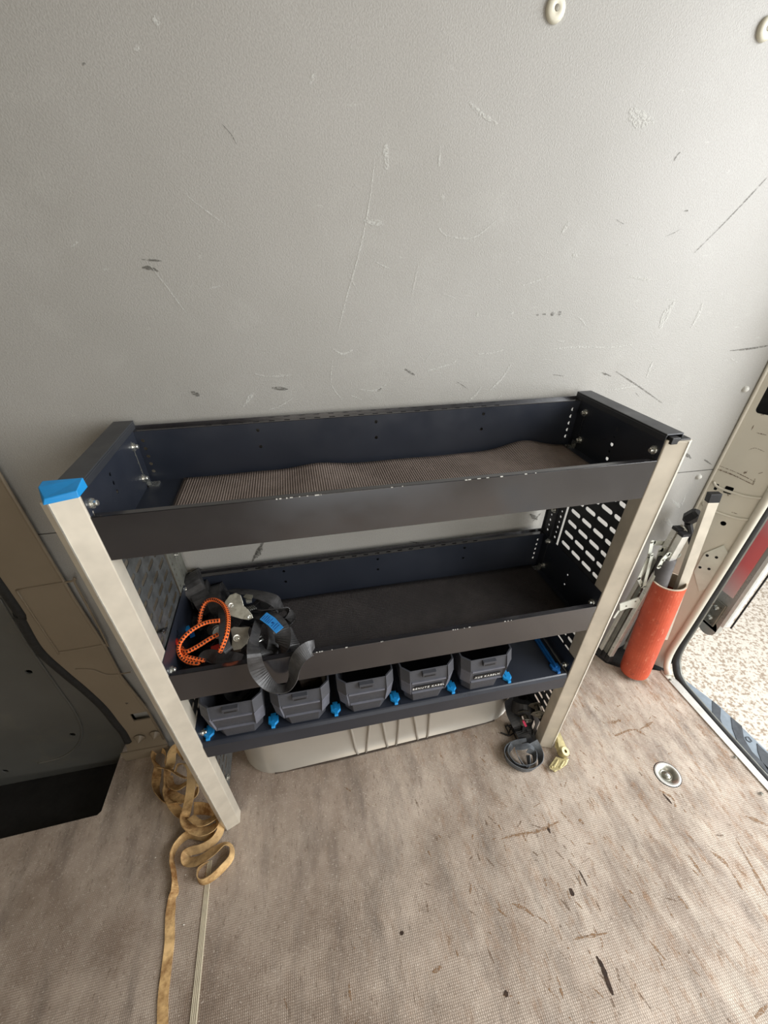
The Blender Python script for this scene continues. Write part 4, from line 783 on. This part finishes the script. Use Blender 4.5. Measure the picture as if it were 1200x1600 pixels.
q = [z5(a, b, 0.598) for a, b in ((490, 640), (560, 620), (555, 655), (500, 662))]; MB().hexa([v-Vector((0, 0, 0.004)) for v in q], q).obj('base_plate', M['brown'], s2)
mb = MB()
mb.ribbon([z5(430, 540, 0.640), z5(430, 440, 0.648), z5(425, 380, 0.64), z5(415, 330, 0.625)], 0.020, [5, 5, 0, 0])
mb.ribbon([z5(430, 540, 0.640), z5(440, 610, 0.634), z5(470, 660, 0.62)], 0.020, [5, 5, 0])
mb.ribbon([z5(560, 735, 0.592), z5(480, 715, 0.597), z5(380, 705, 0.600), z5(310, 700, 0.596), z5(300, 730, 0.59), z5(400, 740, 0.586), z5(520, 730, 0.584), z5(600, 715, 0.588)], 0.030, [20, 15, 10, 30, 60, 30, 20, 20])
mb.obj('webbing', M['web'], s2)
mb = MB()
lp = [z5(690, 440, 0.625), z5(670, 520, 0.640), z5(655, 600, 0.648), y5(655, 680, -0.012), y5(680, 790, -0.020), y5(750, 890, -0.026), y5(830, 940, -0.030), y5(900, 935, -0.030), y5(945, 870, -0.026), y5(960, 780, -0.018), z5(1000, 700, 0.630), z5(1060, 650, 0.632), z5(1110, 632, 0.622)]
mb.ribbon(lp, [0.018, 0.020, 0.024, 0.027, 0.030, 0.030, 0.028, 0.028, 0.028, 0.028, 0.030, 0.032, 0.032], [30, 40, 50, 30, 10, 40, 66, 66, 50, 30, 10, 0, 0], up=(0.0, -0.75, 0.66))
mb.obj('hanging_loop', M['web'], s2)
# more dark folds filling the pile
mb = MB()
for L, wd_, tl in (([(250, 430, .58), (330, 470, .585), (420, 450, .585), (480, 420, .585)], .034, 20), ([(160, 620, .56), (250, 640, .566), (330, 600, .57), (300, 520, .575)], .03, 30), ([(560, 450, .60), (620, 440, .604), (680, 460, .604)], .034, 20), ([(620, 700, .57), (700, 690, .575), (800, 700, .57), (940, 680, .566)], .034, 15), ([(220, 340, .58), (250, 420, .575), (210, 480, .565)], .034, 40), ([(740, 300, .62), (690, 330, .63), (650, 300, .635)], .03, 20)):
    mb.ribbon([z5(a, b, z) for a, b, z in L], wd_, tl)
mb.obj('webbing_fold', M['black'], s2)
# orange bungee
def bungee(mbx, pts, r, uvs):
    P = crom(pts, 10); d = 0; n = 12; s0 = len(mbx.v); mbx.tube(P, r, n); L = [0]
    for i in range(1, len(P)): L.append(L[-1]+(P[i]-P[i-1]).length)
    uvs += [(L[i], j/n) for i in range(len(P)) for j in range(n)]
bp = [z5(245, 450, 0.618), z5(262, 360, 0.640), z5(300, 290, 0.655), z5(365, 275, 0.664), z5(430, 315, 0.668), z5(462, 400, 0.668), z5(455, 520, 0.664), z5(425, 610, 0.652), z5(400, 665, 0.640)]
bq = [z5(400, 430, 0.650), z5(300, 445, 0.650), z5(200, 495, 0.645), z5(120, 570, 0.635), z5(92, 640, 0.620), z5(110, 700, 0.612), z5(160, 740, 0.606), z5(220, 752, 0.604), z5(245, 745, 0.600)]
br = [z5(385, 535, 0.630), z5(320, 570, 0.632), z5(240, 620, 0.626), z5(160, 660, 0.620), z5(120, 650, 0.615), z5(115, 640, 0.61), z5(140, 695, 0.612), z5(200, 715, 0.610), z5(290, 735, 0.604)]
mb = MB(); uvs = []
for P in (bp, bq, br): bungee(mb, P, 0.0046, uvs)
n_v = len(mb.v); me = bpy.data.meshes.new('bungee_cord'); cB = z5(250, 560, 0.6); me.from_pydata([tuple(Vector(v)-cB) for v in mb.v], [], mb.f)
uvl = me.uv_layers.new(name='UVMap')
for lp_ in me.loops: uvl.data[lp_.index].uv = uvs[lp_.vertex_index]
for p in me.polygons:
    p.use_smooth = True; vi = [uvs[v][1] for v in p.vertices]
    if len(vi) == 4 and max(vi)-min(vi) > 0.5:
        for li in p.loop_indices:
            if uvl.data[li].uv[1] < 0.5: uvl.data[li].uv = (uvl.data[li].uv[0], uvl.data[li].uv[1]+1)
me.materials.append(M['bungee']); bo = bpy.data.objects.new('bungee_cord', me); COL.objects.link(bo); bo.location = cB; tag(bo, 'orange bungee cord with black flecks looped on the strap pile', 'bungee cord')
c = z5(68, 580, 0.628); MB().tube([c, z5(95, 600, 0.628)], 0.006, 8).obj('end_ferrule', M['redp'], bo, label='orange crimped end')
mb = MB(); mb.tube(crom([z5(70, 570, 0.625), z5(50, 520, 0.640), z5(10, 495, 0.645), y5(-35, 520, 0.03)], 6), 0.0022, 7); mb.tube(crom([z5(80, 560, 0.625), z5(60, 505, 0.642), z5(20, 480, 0.648), y5(-25, 505, 0.03)], 6), 0.0022, 7); mb.obj('hook', M['black'], bo, smooth=True, label='black wire hook')
q = [z5(a, b, 0.600) for a, b in ((128, 480), (170, 465), (185, 505), (150, 520))]
tag(MB().hexa([v-Vector((0, 0, 0.001)) for v in q]+[], q).obj('blue_clip', M['blue'], loc=q[0]), 'small blue plastic scrap behind the orange cord', 'clip')
q = [z5(a, b, 0.590) for a, b in ((170, 535), (205, 510), (215, 545), (180, 560))]
tag(MB().hexa([v-Vector((0, 0, 0.001)) for v in q], q).obj('blue_clip', M['dblue'], loc=q[0]), 'darker blue plastic scrap under the orange cord loop', 'clip')
# ================================================================== BLACK STRAP BUNDLE BY RIGHT POST
q6 = lambda a, b: (760+a/7.5, 1020+b/7.5)
def f6(a, b, h=0.0): return onF(q6(a, b), h)
def y6(a, b, y): return onY(q6(a, b), y)
bs_ = thing('black_strap_bundle', f6(430, 1200), 'black ratchet strap bundle hanging and coiled on floor by the right post', 'strap')
mb = MB()
mb.ribbon([f6(470, 1040, 0.020), f6(340, 1060, 0.016), f6(240, 1110, 0.014), f6(215, 1190, 0.013), f6(270, 1290, 0.013), f6(400, 1370, 0.013), f6(520, 1375, 0.013), f6(620, 1310, 0.016), f6(635, 1220, 0.022), f6(600, 1130, 0.030), f6(550, 1040, 0.045)], 0.028, [70, 75, 78, 80, 80, 80, 80, 75, 65, 50, 30])
mb.ribbon([f6(300, 1080, 0.018), f6(260, 1170, 0.014), f6(330, 1290, 0.014), f6(450, 1330, 0.014), f6(560, 1290, 0.016), f6(560, 1180, 0.02), f6(490, 1130, 0.03)], 0.024, [60, 70, 76, 78, 76, 70, 60])
mb.obj('floor_coil', M['gweb'], bs_, label='greyish coil of webbing')
mb = MB(); mb.ribbon([f6(335, 1110, 0.034), f6(420, 1105, 0.040), f6(500, 1090, 0.042), f6(560, 1130, 0.036)], 0.020, [20, 15, 15, 30]); mb.ribbon([f6(340, 1120, 0.03), f6(380, 1230, 0.018), f6(450, 1330, 0.010), f6(500, 1330, 0.010), f6(490, 1200, 0.02)], 0.016, [60, 70, 75, 80, 60]); mb.obj('webbing_loop', M['gweb'], bs_)
mb = MB()
mb.ribbon([y6(260, 540, 0.10), y6(290, 680, 0.09), y6(370, 850, 0.06), y6(430, 960, 0.03), y6(520, 1090, 0.0)], 0.036, [20, 10, 0, 0, 0], up=(0, -1, 0.2))
mb.ribbon([y6(480, 640, 0.08), y6(500, 780, 0.06), y6(480, 900, 0.04), y6(540, 1080, 0.01)], 0.036, 0, up=(0, -1, 0.2))
mb.ribbon([y6(560, 680, 0.06), y6(600, 800, 0.05), y6(560, 930, 0.035), y6(600, 1060, 0.02)], 0.030, 20, up=(0.2, -1, 0.2))
mb.ribbon([y6(330, 800, 0.09), y6(290, 900, 0.07), y6(330, 1000, 0.05), y6(420, 1060, 0.03)], 0.026, 30, up=(0, -1, 0.2))
mb.ribbon([y6(380, 700, 0.085), y6(350, 860, 0.07), y6(400, 1000, 0.04), y6(450, 1060, 0.02)], 0.030, 10, up=(0, -1, 0.2))
mb.obj('webbing', M['black'], bs_)
ct = y6(420, 590, 0.10); mb = MB(); coil(mb, ct, (0.1, 0.5, 1), 0.014, 0.042, 9, 0.040); mb.obj('webbing_roll', M['black'], bs_)
ratchet(bs_, y6(590, 670, 0.045), y6(660, 700, 0.045)-y6(530, 600, 0.045), (-0.6, -0.8, 0.4), 0.050, 0.026, M['steeld'], 'steelp')
ratchet(bs_, y6(440, 760, 0.055), (0.1, 0.2, -1), (-0.2, -1, 0.4), 0.050, 0.026, M['steeld'], 'steelp')
q = [y6(a, b, 0.034) for a, b in ((425, 810), (445, 800), (478, 860), (455, 872))]; MB().hexa([v+Vector((0, 0.004, 0)) for v in q], q).obj('release_tab', M['pink'], bs_, label='pink plastic release tab')
mb = MB()
for L in ([(165, 935), (210, 950), (270, 970), (330, 930)], [(220, 850), (250, 920), (270, 970)], [(240, 840), (300, 900), (330, 960), (350, 1010)], [(230, 860), (280, 850), (330, 830)], [(590, 1060), (620, 1080), (640, 1110), (600, 1130)]): MB().tube(crom([f6(a, b, 0.006) for a, b in L], 5), 0.0022, 6).obj('loose_cord', M['black'], bs_, smooth=True)
# gold ratchet outside the right post
gr_ = thing('ratchet_buckle', f6(850, 1230), 'yellow zinc ratchet buckle lying on floor beside the right post', 'ratchet')
A0, A1, A2 = f6(830, 960, 0.02), f6(900, 1165, 0.022), f6(790, 1370, 0.018)
def flat(poly, h0, h1, nm, par=None, bev=0.0008): return MB().hexa([f6(a, b, h0) for a, b in poly], [f6(a, b, h1) for a, b in poly]).obj(nm, M['gold'], par or gr_, bevel=bev)
up_pl = flat([(815, 985), (850, 960), (905, 1080), (960, 1180), (955, 1225), (880, 1225), (830, 1175), (818, 1120), (800, 1105), (805, 1060)], 0.012, 0.015, 'upper_plate')
lw_pl = flat([(735, 1330), (815, 1215), (850, 1225), (900, 1240), (950, 1240), (925, 1320), (860, 1370), (780, 1380), (740, 1360)], 0.013, 0.016, 'cover_plate')
flat([(775, 1335), (835, 1245), (850, 1255), (800, 1345)], 0.016, 0.019, 'raised_rib', lw_pl); flat([(850, 1345), (905, 1262), (920, 1268), (870, 1350)], 0.016, 0.019, 'raised_rib', lw_pl)
for a_, b_, r_ in ((768, 1338, 0.0042), (845, 1060, 0.0032)): MB().lathe([(0, 0.004), (r_*0.6, 0.0035), (r_, 0)], f6(a_, b_, 0.0155), (0, 0, 1), 14).obj('rivet', M['gold'], gr_)
f_ = (A0-A1).normalized(); sd_ = f_.cross(Vector((0, 0, 1))).normalized()
mb = MB().hexa([A1+sd_*0.015, A0+sd_*0.006+Vector((0, 0, 0.01)), A0-sd_*0.006+Vector((0, 0, 0.01)), A1-sd_*0.013], [v+Vector((0, 0, 0.004)) for v in (A1+sd_*0.015, A0+sd_*0.006+Vector((0, 0, 0.01)), A0-sd_*0.006+Vector((0, 0, 0.01)), A1-sd_*0.013)]); mb.obj('handle', M['gold'], gr_, bevel=0.001)
MB().lathe([(0.005, 0.012), (0.013, 0.012), (0.015, 0.008), (0.015, -0.008), (0.013, -0.012), (0.005, -0.012), (0.005, 0.012)], A1, (0.3, -0.3, 1), 20).obj('ratchet_wheel', M['gold'], gr_)
mb = MB().hexa([v+Vector((0, 0, 0.004)) for v in (f6(735, 1345), f6(790, 1415), f6(930, 1330), f6(960, 1260), f6(900, 1230))], [v+Vector((0, 0, 0.010)) for v in (f6(735, 1345), f6(790, 1415), f6(930, 1330), f6(960, 1260), f6(900, 1230))]); mb.obj('lower_plate', M['gold'], gr_, bevel=0.002)

# ================================================================== ORANGE PIPE, BARS AND FOLDED LEG FRAME
b0 = Vector((1.393, 0.165, fz(1.393)+0.001)); tp_ = on_plane((1044, 912), (0, 0.185, 0), (0, 1, 0)); ax = (tp_-b0); TL = ax.length; ax.normalize(); TR = 0.047
tb = thing('orange_pipe', b0, 'scuffed orange plastic pipe standing in the corner, holding bars', 'pipe')
mb = MB(); mb.lathe([(TR*0.97, 0.0), (TR, 0.012), (TR, TL), (TR-0.0035, TL), (TR-0.0035, 0.01), (0.0, 0.01)], b0+Vector((0, 0, 0.012)), ax, 40); mb.obj('pipe_wall', M['tube'], tb, smooth=False, bevel=0.0005)
mb = MB(); mb.lathe([(TR+0.0003, TL-0.002), (TR+0.0002, TL+0.0006), (TR-0.004, TL+0.0006), (TR-0.004, TL-0.05)], b0+Vector((0, 0, 0.012)), ax, 40); mb.obj('cut_rim', M['tubein'], tb, label='pale cut rim')
mb = MB(); mb.tube([b0+ax*0.05+Vector((-0.010, 0.010, 0)), onY((1043, 872), 0.205)], 0.024, 20); tag(mb.obj('foam_roll', M['grey'], smooth=True, loc=b0+ax*0.03), 'dark grey roll standing inside the orange pipe', 'roll')
def bar(a, b, wd, ht, up, cap_len, name, label, cat, mat=None):
    a = Vector(a); b = Vector(b); t = (b-a).normalized(); r = thing(name, a, label, cat)
    MB().beam(a, b-t*cap_len, wd, ht, up).obj('tube', mat or M['alu'], r, bevel=0.001, loc=a); MB().beam(b-t*cap_len, b, wd+0.002, ht+0.002, up).obj('end_cap', M['black'], r, bevel=0.0015, loc=a, label='black plastic end cap'); return r
topb = onY((1117, 770), 0.200); botb = onY((1064, 915), 0.170); d_ = (topb-botb).normalized()
bar(botb-d_*0.22, topb, 0.027, 0.018, (0.3, 1, 0.2), 0.026, 'square_tube', 'long ivory aluminium square tube with black cap, tallest in orange pipe', 'tube')
kb = onY((1080, 808), 0.235); kn = thing('clamp_knob', kb, 'black plastic clamp behind the square tube against the wall', 'clamp')
MB().lathe([(0.0, 0.024), (0.014, 0.024), (0.019, 0.016), (0.019, -0.010), (0.010, -0.02), (0.0, -0.02)], kb, (0.3, -0.5, 1), 6).obj('knob', M['black'], kn, loc=kb)
MB().cyl(kb+Vector((0, 0, -0.02)), onY((1082, 850), 0.225), 0.010, 10).obj('stem', M['black'], kn, loc=kb)
MB().cyl(onY((1064, 822), 0.236), onY((1076, 832), 0.232), 0.005, 10).obj('screw', M['steelp'], kn, loc=kb)
# folded table-leg frame
q4 = lambda a, b: (950+a/7.5, 760+b/7.5)
q66 = lambda a, b: (860+a/3.479, 760+b/3.479)
YL = 0.235
def y4(a, b, y=YL): return onY(q4(a, b), y)
def y66(a, b, y=YL): return onY(q66(a, b), y)
lf = thing('folding_leg_frame', y66(315, 930, 0.225), 'folded aluminium table legs with riveted hinges leaning beside the pipe', 'folding legs')
for (lo_, hi_, y, w_, mm, up2) in (((322, 925), (598, 440), 0.215, 0.016, M['alu_b'], (0, 1, 0)), ((298, 905), (575, 400), 0.232, 0.010, M['flange'], (0, 1, 0)), ((275, 890), (560, 380), 0.248, 0.013, M['alu_b'], (0, 1, 0))):
    a = y66(*lo_, y); b = y66(*hi_, y-0.01 if y < 0.22 else y); MB().beam(a, b, w_, 0.013, up2).obj('lower_leg', mm, lf, bevel=0.001)
    t = (b-a).normalized(); MB().beam(a-t*0.02, a+t*0.008, w_+0.004, 0.018, up2).obj('foot', M['black'], lf, bevel=0.0015, label='black rubber foot')
for (lo_, hi_, y, w_) in (((700, 900), (890, 560), 0.200, 0.024), ((620, 850), (820, 495), 0.225, 0.022)):
    a = y4(*lo_, y); b = y4(*hi_, y); t = (b-a).normalized()
    MB().beam(a, b-t*0.004, w_, 0.018, (0, 1, 0.1)).obj('upper_leg', M['alu_b'], lf, bevel=0.001); MB().beam(b-t*0.004, b+t*0.005, w_+0.0015, 0.0195, (0, 1, 0.1)).obj('end_cap', M['black'], lf, label='black plastic end cap')
def link(pts, y, wd_, th, riv):
    wd_ *= 1.25
    P = [y4(a, b, y) for a, b in pts]; mb = MB()
    for i in range(len(P)-1): mb.beam(P[i], P[i+1], wd_, th, (0, 1, 0)); 
    for p in P: mb.cyl(p-Vector((0, th/2, 0)), p+Vector((0, th/2, 0)), wd_/2, 14)
    l_ = mb.obj('hinge_link', M['plate_r'], lf)
    for a, b in riv: p = y4(a, b, y-th/2); MB().lathe([(0, 0.0025), (0.002, 0.0022), (0.0032, 0)], p, (0, -1, 0), 10).obj('rivet', M['steelp'], l_)
link([(600, 940), (650, 850), (700, 800), (830, 810)], 0.196, 0.0125, 0.002, [(600, 940), (648, 865), (820, 808)])
link([(590, 850), (620, 740), (720, 730)], 0.222, 0.0125, 0.002, [(600, 760)])
link([(515, 650), (480, 820), (360, 1080), (400, 1170)], 0.222, 0.009, 0.002, [(510, 655), (478, 800), (355, 1082), (392, 1145)])
link([(530, 660), (700, 670)], 0.240, 0.0125, 0.002, [])
link([(515, 800), (420, 1180)], 0.214, 0.008, 0.002, [(370, 1240), (320, 1335)])
mb = MB(); q = [y66(a, b, 0.206) for a, b in ((378, 640), (480, 605), (500, 640), (495, 665), (430, 660), (378, 678))]; mb.hexa([v+Vector((0, 0.003, 0)) for v in q], q); cl = mb.obj('clamp_plate', M['plate_r'], lf)
for a, b in ((412, 650), (462, 625)): MB().lathe([(0, 0.0025), (0.002, 0.0022), (0.0032, 0)], y66(a, b, 0.206), (0, -1, 0), 10).obj('rivet', M['steelp'], cl)
link_pts = [y66(345, 715, 0.213), y66(372, 675, 0.213)]; mb = MB().beam(link_pts[0], link_pts[1], 0.008, 0.002, (0, 1, 0)); mb.obj('hinge_link', M['plate_r'], lf)
